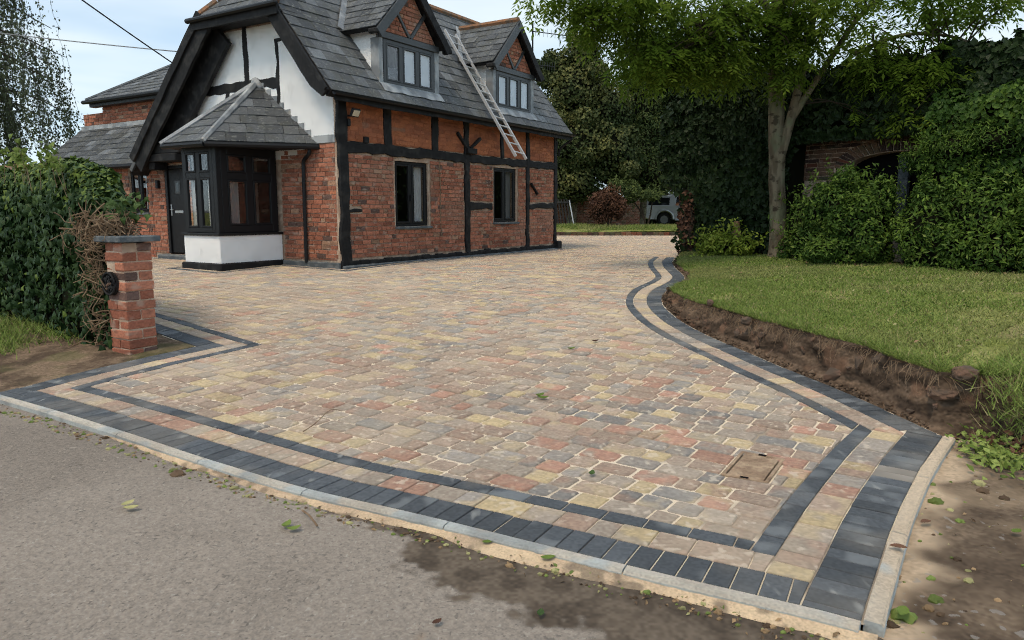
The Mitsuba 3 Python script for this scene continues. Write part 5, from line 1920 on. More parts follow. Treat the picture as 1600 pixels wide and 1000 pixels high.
arc = [(3.45 + .95 * (1 - math.cos(t)), 2.22 + .24 * math.sin(t)) for t in np.linspace(0, math.pi, 13)]
wp = Polygon([(.75, .3), (12, .3), (12, 2.95), (.75, 2.95)]).difference(Polygon([(3.45, .2)] + arc + [(5.35, .2)]))
m = trimesh.creation.extrude_polygon(wp, .30, engine='earcut')
v = np.array(m.vertices) - [0, 0, .31]
put(GW + '__mortar', MB().add(gw(v), m.faces), 'm_mortar')
brs = bricks(Polygon([(2.4, 2.0), (6.4, 2.0), (6.4, 2.9), (2.4, 2.9)]).difference(Polygon([(3.2, 1.5)] + [(3.45 - .25 + (.95 + .25) * (1 - math.cos(t)), 2.22 + .50 * math.sin(t)) for t in np.linspace(0, math.pi, 13)] + [(5.6, 1.5)])), lambda v: gw(v), seed=90)
vs = []
for k in range(26):                                   # the ring of bricks on edge over the arch
    t0, t1 = math.pi * k / 26 + .012, math.pi * (k + 1) / 26 - .012
    q = np.array([(4.4 - .95 * math.cos(t0), 2.22 + .25 * math.sin(t0)), (4.4 - .95 * math.cos(t1), 2.22 + .25 * math.sin(t1)), (4.4 - 1.19 * math.cos(t1), 2.22 + .49 * math.sin(t1)), (4.4 - 1.19 * math.cos(t0), 2.22 + .49 * math.sin(t0))])[::-1]
    v, f = prism(q, 0, .018, .004)
    vs.append((gw(v), f, (rw.choice([.8, .9, .95]), rw.random() * .6)))
brs = [(v, f, (rw.choice([.8, .9, .9, .95]), rw.random() * .5)) for v, f, _ in brs]
put_pieces(GW + '__brick', GW + '__brickwork', brs + vs, 'm_oldbrick', 150)
v, f = cbox(np.array([4.28, .5, -.32]), np.array([4.46, 2.42, -.22]), .01)
put(GW + '__door_post', MB().add(gw(v), f), 'm_slab')
v, f = box_v((2.9, .3, -1.6), (5.9, 2.6, -.40))
put(GW + '__dark_opening', MB().add(gw(v), f), 'm_dark')


def smooth01(x):
    x = np.clip(x, 0, 1)
    return x * x * (3 - 2 * x)


def ivy_mass(name, label, s0, s1, z0, z1, depth, n, off, seed, species='ivy', size=(.09, .15), e=.5, amp=.30, face=(-.3, 2.5), taper=None, tonebase=.30, bulge=0):
    tag(name, label, 'ivy')
    p0 = W0 + WD * s0 + WN * off
    P, N = sweep_points(p0, WD, s1 - s0, WN, depth, z0, z1, n, e=e, amp=amp, seed=seed, r=rw, face=face, taper=taper)
    if bulge:                                         # the upper part hangs out past the left end
        P = np.c_[P[:, :2] - (bulge * np.clip(1 - ((P[:, :2] - p0) @ WD) / 1.0, 0, 1) * smooth01((P[:, 2] - 1.7) / .5))[:, None] * WD, P[:, 2]]
    tone = np.clip(tonebase + 1.3 * (clumps(P, 1.0, seed + 7) - .5) + rw.normal(0, .2, len(P)), 0, 1)
    put(name + '__leaf_mass', MB().add(*leaves(P, N, rw.uniform(*size, len(P)), species, tone, lobed=False, aspect=.85, r=rw, droop=.7)), 'm_leaf', kind='stuff')
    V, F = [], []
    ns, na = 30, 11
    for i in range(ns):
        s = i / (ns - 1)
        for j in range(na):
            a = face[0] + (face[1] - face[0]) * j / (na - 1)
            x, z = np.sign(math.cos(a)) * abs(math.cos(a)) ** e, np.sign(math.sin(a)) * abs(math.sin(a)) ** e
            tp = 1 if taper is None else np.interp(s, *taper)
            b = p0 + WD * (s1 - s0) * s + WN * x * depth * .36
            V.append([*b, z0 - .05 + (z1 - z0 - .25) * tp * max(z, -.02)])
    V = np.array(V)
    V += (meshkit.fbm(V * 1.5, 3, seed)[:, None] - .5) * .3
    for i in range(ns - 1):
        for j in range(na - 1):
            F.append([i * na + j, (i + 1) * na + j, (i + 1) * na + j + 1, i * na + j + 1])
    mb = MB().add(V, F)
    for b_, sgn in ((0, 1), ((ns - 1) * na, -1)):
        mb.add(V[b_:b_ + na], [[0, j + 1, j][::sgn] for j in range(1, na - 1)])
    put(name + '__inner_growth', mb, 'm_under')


ivy_mass('ivy_mass', 'tall dark wall of ivy left of the pale tree trunk', .26, 2.6, .45, 4.05, 1.5, 34000, .05, 61, taper=([0, .1, .4, 1], [.94, 1, 1.02, .98]), bulge=.62)
ivy_mass('ivy_mass', 'dark ivy heaped on top of the brick wall with the arch', 2.0, 11.0, 2.80, 4.15, 1.6, 42000, -.25, 62, face=(-.5, 2.6), taper=([0, .3, .5, .8, 1], [.95, .92, .98, 1.08, 1.1]), amp=.34)
ivy_mass('ivy_mass', 'lighter ivy and creeper hanging over the wall at the right edge', 5.3, 10.5, 1.0, 3.3, 1.3, 20000, .35, 63, species='laurel', size=(.06, .10), tonebase=.22, amp=.34)
# brown dead stems on the left end of the ivy
mb = MB()
for k in range(160):
    b = W0 + WD * rw.uniform(.22, .55) + WN * rw.uniform(.42, .80)
    z = rw.uniform(.4, 1.5)
    p = np.array([[*(b + rw.normal(0, .03, 2)), z + .12 * j] for j in range(5)])
    mb.add(*tube(smooth_path(p, 8), rw.uniform(.004, .012), 4, cap=False))
PP = np.c_[W0 + np.outer(rw.uniform(.18, .55, 1500), WD) + np.outer(rw.uniform(.35, .82, 1500), WN), rw.uniform(.4, 1.85, 1500)]
tag('dead_ivy', 'column of dead brown ivy stems and leaves at the left end of the tall ivy', 'dead ivy')
put('dead_ivy__stems', mb, 'm_darktwig', kind='stuff')
put('dead_ivy__leaves', MB().add(*leaves(PP, np.tile([-.4, -.8, .2], (1500, 1)), rw.uniform(.06, .11, 1500), 'copper', rw.random(1500) * .9, aspect=.8, r=rw)), 'm_leaf', kind='stuff')


# --- the two laurels, the yellow shrub
def shrub(name, label, cen, rad, n, species, size, seed, tonebase=.4, cat='shrub', aspect=.42, mat_='m_leaf', spark=.03, core=.78, bump=.16, shell=.10, zmin=None, tonevar=1.2, lobes=0, shoots=0):
    r = np.random.default_rng(seed)
    big = (cen, rad)
    if lobes:                                         # break the outline into many small lobes
        c0, r0 = np.asarray(cen, float), np.asarray(rad, float)
        k = r.integers(0, len(c0), lobes)
        d = unit(r.normal(0, 1, (lobes, 3)))
        cen = np.vstack([c0, c0[k] + d * r0[k] * r.uniform(.72, 1.02, (lobes, 1))])
        rad = np.vstack([r0 * .88, r0[k] * r.uniform(.22, .46, (lobes, 1))])
    P, N = blob_points(cen, rad, n, shell=shell, bump=bump, seed=seed, r=r, zmin=zmin)
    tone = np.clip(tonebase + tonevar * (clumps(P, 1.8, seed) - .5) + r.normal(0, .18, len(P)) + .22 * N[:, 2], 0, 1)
    tag(name, label, cat)
    k = r.random(len(P)) < spark
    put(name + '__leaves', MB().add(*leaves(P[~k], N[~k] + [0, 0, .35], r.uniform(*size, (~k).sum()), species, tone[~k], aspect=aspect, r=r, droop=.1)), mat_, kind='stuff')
    if k.sum() > 3:
        put(name + '__young_leaves', MB().add(*leaves(P[k] + N[k] * .03, N[k] + [0, 0, .5], r.uniform(*size, k.sum()), 'young', r.uniform(0, .7, k.sum()), aspect=aspect, r=r, droop=-.2)), mat_, kind='stuff')
    if core:
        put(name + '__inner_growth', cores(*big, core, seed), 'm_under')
    if shoots:                                        # leafy shoots that stick out
        c0, r0 = np.asarray(big[0], float), np.asarray(big[1], float)
        k = r.integers(0, len(c0), shoots)
        d = unit(r.normal(0, 1, (shoots, 3)) + [0, -.3, .35])
        b0 = c0[k] + d * r0[k] * .92
        dirn = unit(d + r.normal(0, .35, (shoots, 3)) + [0, 0, .3])
        ln = r.uniform(.10, .36, shoots)
        Q = np.repeat(b0, 9, 0) + np.repeat(dirn * ln[:, None], 9, 0) * np.tile(np.linspace(.15, 1.05, 9), shoots)[:, None] + r.normal(0, .022, (shoots * 9, 3))
        tn_ = np.clip(np.repeat(r.uniform(.3, .95, shoots), 9) + r.normal(0, .1, shoots * 9), 0, 1)
        put(name + '__shoot_leaves', MB().add(*leaves(Q, np.repeat(dirn, 9, 0) * .5 + r.normal(0, .6, (shoots * 9, 3)) + [0, -.2, .5], r.uniform(size[0], size[1], shoots * 9), species, tn_, aspect=aspect, r=r, droop=-.3)), mat_, kind='stuff')


shrub('laurel_bush', 'rounded glossy laurel bush right of the tree trunk', [(5.55, 12.95, 1.2), (5.85, 12.45, 1.15), (5.3, 13.35, 1.1), (5.62, 12.75, 1.48), (5.95, 12.5, 1.42), (5.6, 12.7, .8)], [(.55, .55, .8), (.52, .5, .75), (.45, .45, .7), (.5, .48, .52), (.42, .42, .52), (.7, .6, .4)], 26000, 'laurel', (.055, .10), 71, spark=.03, lobes=46, shoots=240, core=.68, tonevar=1.8, tonebase=.42)
shrub('laurel_bush', 'broad sprawling laurel bush at the right edge of the lawn', [(6.45, 11.6, 1.1), (7.0, 11.0, 1.15), (7.6, 10.3, 1.2), (8.2, 9.6, 1.2), (6.95, 11.2, 1.42), (7.7, 10.4, 1.45), (6.5, 11.45, .8), (8.9, 9.0, 1.25), (7.1, 10.75, .75), (7.9, 9.8, .8)], [(.42, .5, .72), (.55, .6, .8), (.62, .6, .85), (.75, .7, .8), (.5, .5, .55), (.6, .55, .5), (.45, .42, .45), (.85, .75, .8), (.6, .5, .42), (.6, .5, .42)], 40000, 'laurel', (.055, .10), 72, spark=.06, lobes=90, shoots=520, core=.68, tonevar=1.8, tonebase=.42)
shrub('yellow_shrub', 'low yellow-green shrub at the foot of the tall ivy', [(4.15, 14.55, .78), (4.45, 14.25, .75), (3.95, 14.75, .70)], [(.27, .26, .22), (.25, .25, .20), (.22, .22, .19)], 1700, 'yellow', (.06, .10), 73, tonebase=.45, aspect=.5, spark=0, core=.5, lobes=16, shoots=70)
v, f = tube([(4.45, 14.75, .5), (4.45, 14.75, .98), (4.45, 14.75, 1.02), (4.45, 14.75, 1.22)], [.13, .10, .08, .05], 8)
put('clay_finial', MB().add(v, f), 'm_terracotta', label='small weathered clay finial behind the yellow shrub', cat='finial')
shrub('climber', 'light green feathery climber over the right half of the arch', [(6.9, 11.75, 2.35), (7.25, 11.3, 2.45), (6.6, 12.1, 2.25)], [(.45, .42, .32), (.45, .42, .32), (.3, .3, .22)], 5200, 'laurel', (.05, .09), 74, tonebase=.50, aspect=.3, spark=.02, core=.6, cat='climbing plant', lobes=20, shoots=90)
# soil and dead leaves under the hedges
mb = MB()
for k in range(2600):
    s = rw.uniform(0, len(Bp) - 1)
    p = lawn_at(np.array([s]), np.array([1 - abs(rw.normal(0, .06))]))[0] + [0, 0, .012]
    V, F, U = leaves(p[None], np.array([[0, -.2, 1.]]), rw.uniform(.04, .09), 'copper', np.array([rw.random()]), aspect=.6, r=rw)
    U[:, 1] = rw.random()
    U[:, 0] = rw.random()
    mb.add(V, F, U)
put('leaf_litter', mb, 'm_litter', kind='stuff', label='dead leaves lying under the hedges along the far edge of the lawn')
mb = MB()
for k in range(240):
    p = lawn_at(np.array([rw.uniform(len(ext_b), len(Bp) - 1)]), np.array([rw.random()]))[0] + [0, 0, .035]
    V, F, U = leaves(p[None], np.array([[0, -.1, 1.]]), rw.uniform(.025, .05), 'young', np.array([rw.random()]), aspect=.6, r=rw)
    U[:, 0], U[:, 1] = rw.choice([.4, .45, .9]), rw.random()
    mb.add(V, F, U)
put('leaf_litter', mb, 'm_litter', kind='stuff', label='small pale leaves scattered over the lawn')

# --- the ash tree
ra = np.random.default_rng(51)
AT = 'ash_tree'
tag(AT, 'tall pale-barked tree with feathery green leaves standing in front of the ivy', 'tree')
tk = smooth_path([(5.0, 13.95, .40), (5.0, 13.98, 1.0), (4.93, 13.98, 2.0), (4.83, 13.9, 3.1), (4.74, 13.8, 4.2), (4.66, 13.7, 5.6), (4.6, 13.6, 7.6), (4.5, 13.5, 10)], 30)
tr_ = np.interp(tk[:, 2], [.4, .7, 1.5, 3, 4, 6, 10], [.21, .16, .145, .145, .132, .10, .045])
wv = tube(tk, tr_, 14)
vv = wv[0] + (meshkit.fbm(wv[0] * np.array([5, 5, 2.0]), 3, 8)[:, None] - .5) * .05
put(AT + '__trunk', MB().add(vv, wv[1]), 'm_bark', smooth=True)


def limb(pts_, r0, r1, name='limb', n=16, sides=8):
    p = smooth_path(pts_, n)
    put(AT + '__' + name, MB().add(*tube(p, np.linspace(r0, r1, n), sides)), 'm_bark', smooth=True)
    return p


fork = np.array([4.93, 13.9, 2.75])
limbs = [tk[14:],
         limb([fork - [0.02, 0, .45], (5.08, 13.75, 3.25), (5.22, 13.7, 4.1), (5.30, 13.6, 5.0), (5.4, 13.5, 7.5)], .10, .04),
         limb([(5.03, 13.8, 3.0), (5.30, 13.6, 3.55), (5.65, 13.3, 4.25), (6.0, 13.1, 4.8), (6.8, 12.6, 5.3), (7.6, 12.4, 5.5)], .07, .02),
         limb([(4.72, 13.75, 4.6), (4.2, 13.4, 5.1), (3.2, 13.0, 5.15), (2.2, 12.6, 5.12), (1.2, 12.3, 5.05)], .075, .02),
         limb([(4.76, 13.75, 4.0), (4.4, 13.4, 4.5), (3.8, 13.0, 4.6), (3.1, 12.7, 4.2)], .055, .015),
         limb([(5.9, 13.3, 4.1), (6.6, 13.0, 4.35), (7.3, 12.6, 4.2), (7.7, 12.3, 3.8)], .04, .012),
         limb([(4.70, 13.7, 5.0), (5.4, 12.4, 5.6), (6.4, 11.6, 5.9), (7.4, 11.2, 5.8)], .05, .015),
         limb([(4.71, 13.7, 4.7), (4.5, 12.6, 5.2), (4.0, 11.8, 5.3), (3.2, 11.5, 5.0)], .05, .015)]
# boughs of leaves: centre, radii, how many sprays
BOU = [((4.45, 13.2, 4.75), (1.15, .9, .55), 300), ((3.2, 13.2, 4.45), (1.1, .9, .75), 520), ((2.35, 13.0, 4.0), (.75, .8, .45), 220), ((3.45, 13.4, 4.05), (1.0, .8, .45), 300),
       ((1.75, 12.5, 4.75), (1.1, .8, .38), 330), ((.75, 12.3, 4.80), (.6, .6, .30), 70), ((1.35, 12.4, 4.35), (.45, .5, .28), 60),
       ((4.75, 13.2, 4.2), (.5, .6, .7), 200), ((5.25, 13.1, 4.75), (.9, .8, .6), 260), ((6.1, 13.0, 4.15), (.7, .7, .55), 150), ((6.75, 12.6, 3.7), (.6, .6, .55), 240), ((6.2, 12.9, 3.3), (.5, .5, .4), 80), ((7.0, 12.4, 4.75), (1.0, .7, .36), 190), ((7.75, 12.2, 5.0), (.55, .5, .26), 55),
       ((5.8, 13.2, 5.2), (2.2, 1.6, .7), 260), ((5.0, 13.8, 7.6), (3.0, 2.6, 1.8), 260), ((2.6, 13.0, 5.6), (1.6, 1.2, .4), 110), ((6.7, 12.5, 2.95), (.32, .35, .3), 50)]
SPV, SPN, TO = [], [], []
tw = MB()
allb = np.vstack(limbs)
for (c, rd, n) in BOU:
    c, rd = np.array(c), np.array(rd)
    n = int(n * 1.5)
    d = unit(ra.normal(0, 1, (n, 3))) * (ra.random((n, 1)) ** .45)
    S = c + d * rd
    S = S[meshkit.fbm(S * 1.5, 2, 77) > .36]
    n = len(S)
    tone0 = np.clip(.42 + 1.1 * (clumps(S, .9, 78) - .5) + ra.normal(0, .10, n), 0, 1)
    # a spray: a drooping leaf stalk with paired leaflets
    az = unit(np.c_[(S - c)[:, :2] + ra.normal(0, .5, (n, 2)), ra.normal(-.25, .3, n)])
    L = ra.uniform(.20, .34, n)
    for k in range(9):
        t = 1.0 if k == 8 else (.25 + .2 * (k // 2))
        sd = 0 if k == 8 else (1 if k % 2 else -1)
        side = unit(np.cross(az, [0, 0, 1.]))
        base_ = S + az * (L * t)[:, None] - np.array([0, 0, 1.]) * (L * .45 * t * t)[:, None]
        dirn = unit(az * (.65 if sd else 1) + side * sd * .9 + np.array([0, 0, -.35]) + ra.normal(0, .16, (n, 3)))
        nn_ = unit(np.cross(dirn, side + ra.normal(0, .25, (n, 3))) + 1e-6)
        nn_ = np.where(nn_[:, 2:3] < 0, -nn_, nn_)
        bb_ = np.cross(nn_, dirn)
        ll = ra.uniform(.085, .15, n)[:, None]
        V = np.stack([base_, base_ + ll * (.45 * dirn + .16 * bb_), base_ + ll * dirn, base_ + ll * (.45 * dirn - .16 * bb_)], 1).reshape(-1, 3)
        SPV.append(V)
        TO.append(np.repeat(np.clip(tone0 + ra.normal(0, .12, n), 0, 1), 4))
    # twigs that reach from the limbs to the boughs
    for m in range(max(4, n // 14)):
        e_ = S[ra.integers(n)]
        j = np.argmin(np.linalg.norm(allb - e_, axis=1) + ra.uniform(0, .8, len(allb)))
        a_ = allb[j]
        md = (a_ + e_) / 2 + ra.normal(0, .08, 3) + [0, 0, .12]
        tw.add(*tube(smooth_path([a_, md, e_], 6), np.linspace(.016, .005, 6), 4, cap=False))
V = np.vstack(SPV)
nq = len(V) // 4
F = (np.array([[0, 1, 2], [0, 2, 3]])[None] + (np.arange(nq) * 4)[:, None, None]).reshape(-1, 3)
put(AT + '__leaves', MB().add(V, F, np.c_[np.concatenate(TO), np.full(len(V), SP['ash'] * .1)]), 'm_leafthin', kind='stuff')
put(AT + '__twigs', tw, 'm_darktwig', kind='stuff')

# ------------------------------------------------------------------ beyond the drive
rf_ = np.random.default_rng(61)


def zback(y):
    return float(g(40) - .10 + np.clip((y - 31) * .045, 0, .30))


# kerb of bricks along the far end
mb = []
for k in range(44):
    x = -1.4 + k * .228
    v, f = cbox(np.array([x, 31.02 + rf_.normal(0, .006), .2]), np.array([x + .216, 31.13, .54 + rf_.normal(0, .006)]), .008)
    mb.append((v, f, (rf_.choice([.5, .9, .93, .96]), rf_.random() * .6)))
tag('far_kerb', 'low brick kerb along the far end of the drive', kind='structure')
put_pieces('far_kerb__brick', 'far_kerb__bricks', mb, 'm_oldbrick', 60)
bedp = np.array([(x, y) for x in np.linspace(-3, 12, 60) for y in np.linspace(31.1, 37, 26)])
bz_ = np.array([.47 + .13 * min(1, (y - 31.1) / 2.5) + .18 * meshkit.fbm(np.array([[x * .6, y * .6, 0]]), 3, 3)[0] for x, y in bedp])
q = (np.arange(59)[:, None] * 26 + np.arange(25)[None]).ravel()
put('flower_bed', MB().add(np.c_[bedp, bz_], np.c_[q, q + 26, q + 27, q + 1]), 'm_turf', smooth=True, kind='structure')
n = 26000
P = np.c_[rf_.uniform(-2.5, 11, n), rf_.uniform(31.15, 36, n)]
hz = np.interp(P[:, 1], [31.1, 33.6, 37], [.50, .66, .70])
hh = .08 + .20 * np.clip(meshkit.fbm(np.c_[P * .7, 0 * hz], 3, 6) - .25, 0, 1) * 1.8
put('grass', MB().add(*blades(np.c_[P, hz - .03], hh, .035, .5, rf_)), 'm_grass', kind='stuff', label='rough grass and weeds behind the far kerb')


def big_tree(name, label, cen, rad, n, species, size, seed, trunk, tonebase=.4, aspect=.7, core=.62, bump=.24):
    r = np.random.default_rng(seed)
    big = (cen, rad)
    c0, r0 = np.asarray(cen, float), np.asarray(rad, float)
    k = r.integers(0, len(c0), 60)
    d = unit(r.normal(0, 1, (60, 3)))
    cen = np.vstack([c0, c0[k] + d * r0[k] * r.uniform(.75, 1.08, (60, 1))])
    rad = np.vstack([r0 * .9, r0[k] * r.uniform(.18, .42, (60, 1))])
    P, N = blob_points(cen, rad, n, shell=.22, bump=bump, bscale=.9, seed=seed, r=r, cull=.6)
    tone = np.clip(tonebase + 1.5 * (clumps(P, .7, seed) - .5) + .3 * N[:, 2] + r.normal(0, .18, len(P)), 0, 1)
    tag(name, label, 'tree')
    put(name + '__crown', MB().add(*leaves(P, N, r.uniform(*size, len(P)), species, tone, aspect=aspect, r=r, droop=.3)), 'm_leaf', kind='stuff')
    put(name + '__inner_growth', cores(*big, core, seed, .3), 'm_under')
    x, y, z, rr = trunk
    put(name + '__trunk', MB().add(*tube(smooth_path([(x, y, .2), (x + .15, y, z * .5), (x - .1, y, z)], 8), np.linspace(rr, rr * .6, 8), 8)), 'm_bark', smooth=True)


big_tree('broad_tree', 'broad olive-brown tree seen just past the farther dormer', [(3.2, 38.0, 7.2), (2.2, 38.5, 5.0), (4.6, 38.2, 6.4), (3.3, 37.2, 4.6), (4.9, 37.4, 4.3), (1.4, 39, 3.2), (3.0, 37.5, 2.9), (2.3, 38.2, 8.3), (3.6, 38.2, 9.0)], [(1.9, 1.8, 1.7), (1.8, 1.8, 1.6), (1.7, 1.7, 1.7), (1.9, 1.6, 1.6), (1.6, 1.5, 1.5), (1.5, 1.5, 1.6), (1.7, 1.4, 1.3), (1.2, 1.2, 1.2), (1.1, 1.1, 1.1)], 46000, 'olive', (.11, .21), 101, (3.0, 38.2, 5, .25), tonebase=.42)
big_tree('dark_tree', 'tall dark feathery tree behind the copper shrub', [(6.6, 40, 7.0), (6.2, 39.5, 4.4), (8.0, 40, 5.2), (7.4, 39.2, 3.4), (5.4, 40.2, 3.6), (9.4, 40, 4.2), (6.9, 40, 9.4), (8.6, 40.5, 8.0), (9.8, 40.2, 6.6)], [(1.8, 1.7, 2.0), (1.7, 1.6, 1.7), (1.8, 1.6, 1.9), (1.6, 1.4, 1.4), (1.4, 1.4, 1.4), (1.6, 1.4, 1.6), (1.5, 1.5, 1.6), (1.6, 1.5, 1.7), (1.5, 1.5, 1.7)], 40000, 'dark', (.13, .24), 102, (6.9, 40.2, 5, .25), tonebase=.42, aspect=.4)
big_tree('dark_tree', 'dark evergreen low behind the far end of the cottage', [(1.2, 41.5, 3.0), (3.2, 42.0, 2.4), (-.8, 42, 3.4), (.6, 41.8, 5.2), (2.2, 42, 4.4)], [(1.8, 1.4, 2.0), (1.6, 1.3, 1.7), (1.6, 1.4, 2.0), (1.5, 1.3, 1.6), (1.5, 1.3, 1.6)], 12000, 'dark', (.18, .30), 103, (1.2, 42, 3, .2), tonebase=.25)
big_tree('dark_tree', 'large dark tree filling the gap behind the silver pickup', [(11.5, 50, 5.0), (14.5, 50, 5.5), (9.0, 51, 4.6), (12.5, 51, 8.0), (17.0, 51, 6.0), (15.5, 52, 9.0), (10.0, 52, 7.5)], [(2.6, 2, 3.0), (2.6, 2, 3.2), (2.2, 2, 2.8), (2.6, 2, 2.6), (2.8, 2.2, 3.4), (2.6, 2.2, 2.8), (2.3, 2.1, 2.6)], 16000, 'dark', (.25, .42), 104, (12, 51, 5, .3), tonebase=.28)
shrub('far_hedge', 'dark overgrown hedge under the trees behind the flower bed', [(x, 46.5 + .3 * math.sin(x * 3), 1.3 + .3 * math.sin(x * 1.7)) for x in np.arange(-4, 20, 1.5)], [(1.3, .9, 1.6)] * 16, 9000, 'dark', (.20, .34), 113, tonebase=.2, spark=0, core=.85, cat='hedge')
shrub('boundary_hedge', 'tall dark hedge beyond the garden wall, behind the ivy', [(11 + 1.6 * k, 35 - 1.5 * k, 2.6 + .4 * math.sin(k * 1.9)) for k in range(14)], [(1.7, 1.5, 2.9)] * 14, 9000, 'dark', (.20, .34), 114, tonebase=.2, spark=0, core=.85, cat='hedge')
shrub('copper_shrub', 'copper-brown leaved shrub in the bed at the far end of the drive', [(4.35, 34.2, 1.75), (4.0, 34.2, 1.45), (4.75, 34.2, 1.5), (4.4, 34.2, 2.1)], [(.62, .55, .65), (.5, .45, .6), (.5, .45, .55), (.45, .4, .42)], 5200, 'copper', (.09, .16), 111, tonebase=.5, aspect=.45, spark=0, core=.5, lobes=22, shoots=60)
put('copper_shrub__stem', MB().add(*tube([(4.42, 34.2, .5), (4.40, 34.2, 1.0), (4.32, 34.2, 1.5)], [.05, .045, .03], 6)), 'm_darktwig')
put('copper_shrub__stem', MB().add(*tube([(4.47, 34.2, .5), (4.55, 34.2, 1.0), (4.62, 34.2, 1.5)], [.045, .04, .03], 6)), 'm_darktwig')
shrub('young_tree', 'small green open-branched tree between the copper shrub and the pickup', [(5.55, 34.8, 2.35), (6.25, 34.6, 2.15), (5.0, 34.8, 2.6), (6.6, 34.7, 2.12), (5.5, 34.7, 2.0)], [(.6, .5, .40), (.6, .5, .30), (.45, .4, .36), (.34, .4, .24), (.35, .4, .25)], 4600, 'dark', (.10, .17), 112, tonebase=.75, aspect=.4, spark=0, core=.0, cat='tree', shell=.3, lobes=14, shoots=30)
for a_, b_ in (((6.25, 34.7, .5), (5.95, 34.7, 1.7)), ((6.28, 34.7, .6), (6.5, 34.7, 1.8)), ((6.2, 34.7, .9), (5.6, 34.7, 1.9))):
    put('young_tree__stem', MB().add(*tube([a_, (np.array(a_) + np.array(b_)) / 2 + [.04, 0, .05], b_], [.05, .04, .025], 6)), 'm_darktwig')
# brick boundary wall
BW = 'boundary_wall'
tag(BW, 'weathered red brick boundary wall behind the copper shrub', 'wall')
fb = lambda v: np.c_[2.0 + np.asarray(v)[:, 0], 38.6 - np.asarray(v)[:, 2], .45 + np.asarray(v)[:, 1]]
v, f = box_v((0, 0, -.25), (4.6, 1.62, -.012))
put(BW + '__mortar', MB().add(fb(v), f), 'm_mortar')
put_pieces(BW + '__brick', BW + '__brickwork', bricks(sbox(0, 0, 4.6, 1.6), fb, seed=120), 'm_oldbrick', 0)
# dark frame leaning by the end of the cottage
LG = 'leaning_gate'
tag(LG, 'black slatted gate leaning at the far corner of the cottage', 'gate')
lgf = lambda v: np.c_[1.95 + np.asarray(v)[:, 0] + np.asarray(v)[:, 1] * -.12, 35.2 + np.asarray(v)[:, 2] + np.asarray(v)[:, 1] * .25, .62 + np.asarray(v)[:, 1]]
for x in np.linspace(0, .95, 8):
    v, f = cbox(np.array([x - .03, 0, -.02]), np.array([x + .03, 1.35, .02]), .004)
    put(LG + '__slat', MB().add(lgf(v), f), 'm_timber')
for z in (.15, 1.2):
    v, f = cbox(np.array([-.03, z - .04, -.045]), np.array([.98, z + .04, -.021]), .004)
    put(LG + '__rail', MB().add(lgf(v), f), 'm_timber')
v, f = tube([(2.95, 35.1, .6), (2.72, 35.5, 1.9)], .03, 6)
put(LG + '__prop', MB().add(v, f), 'm_alu')

# --- silver pickup
TK = 'pickup_truck'
tag(TK, 'silver pickup truck with a canopy, half hidden behind the ivy', 'pickup truck')
TX, TY, TZ = 7.55, 42.6, .55


def tk_(v):
    v = np.asarray(v, float)
    return v + np.array([TX, TY, TZ])


def extr(poly, y0, y1, holes=None):
    m = trimesh.creation.extrude_polygon(poly, y1 - y0, engine='earcut')
    v = np.array(m.vertices)
    return np.c_[v[:, 0], v[:, 2] + y0, v[:, 1]], m.faces[:, ::-1]


arch = lambda cx, r_: Polygon([(cx + r_ * math.cos(t), .38 + r_ * math.sin(t)) for t in np.linspace(0, 2 * math.pi, 33)[:-1]])
bodyp = Polygon([(0, .55), (0, 1.10), (.06, 1.16), (3.95, 1.14), (4.5, 1.08), (5.05, .95), (5.2, .78), (5.2, .42), (4.9, .36), (.3, .40)]).buffer(-.03).buffer(.03).difference(arch(1.15, .47)).difference(arch(4.2, .47))
put(TK + '__body', MB().add(*[tk_(extr(bodyp, 0, 1.78)[0]), extr(bodyp, 0, 1.78)[1]]), 'm_carpaint', smooth=30)
cabp = [(.04, 1.13), (.10, 1.60), (.20, 1.70), (1.55, 1.74), (1.68, 1.80), (2.75, 1.80), (2.95, 1.72), (3.72, 1.12)]
n = len(cabp)
V = np.array([[x, .02 + .22 * (z - 1.12), z] for x, z in cabp] + [[x, 1.76 - .22 * (z - 1.12), z] for x, z in cabp])
F = [[i, (i + 1) % n, n + (i + 1) % n] for i in range(n)] + [[i, n + (i + 1) % n, n + i] for i in range(n)] + [[0, i + 1, i] for i in range(1, n - 1)] + [[n, n + i, n + i + 1] for i in range(1, n - 1)]
put(TK + '__cab', MB().add(tk_(V), F), 'm_carpaint')
sidey = lambda z: .02 + .22 * (z - 1.12) - .006
for nm_, q in (('canopy_window', [(.22, 1.20), (1.42, 1.20), (1.46, 1.62), (.26, 1.60)]), ('rear_window', [(1.78, 1.18), (2.45, 1.18), (2.43, 1.66), (1.86, 1.66)]), ('front_window', [(2.53, 1.18), (3.45, 1.16), (2.86, 1.66), (2.50, 1.66)])):
    V = np.array([[x, sidey(z), z] for x, z in q])
    put(TK + '__' + nm_, MB().add(tk_(V), [[0, 1, 2, 3]]), 'm_carglass')
for cx in (1.15, 4.2):
    for y in (.06, 1.54):
        v, f = tube([(cx, y, .38), (cx, y + .03, .38), (cx, y + .19, .38), (cx, y + .22, .38)], [.34, .38, .38, .34], 24)
        k = put(TK + '__wheel', MB().add(tk_(v), f), 'm_tyre', smooth=40)
        v, f = tube([(cx, y - .004, .38), (cx, y + .1, .38)], .225, 20)
        put(k + '__rim', MB().add(tk_(v), f), 'm_rim', smooth=40)
    a = np.linspace(0, math.pi, 17)
    v, f = tube(np.c_[cx + .50 * np.cos(a), np.full(17, -.015), .40 + .50 * np.sin(a)], .045, 6)
    put(TK + '__wheel_arch', MB().add(tk_(v), f), 'm_carpaint', smooth=40)
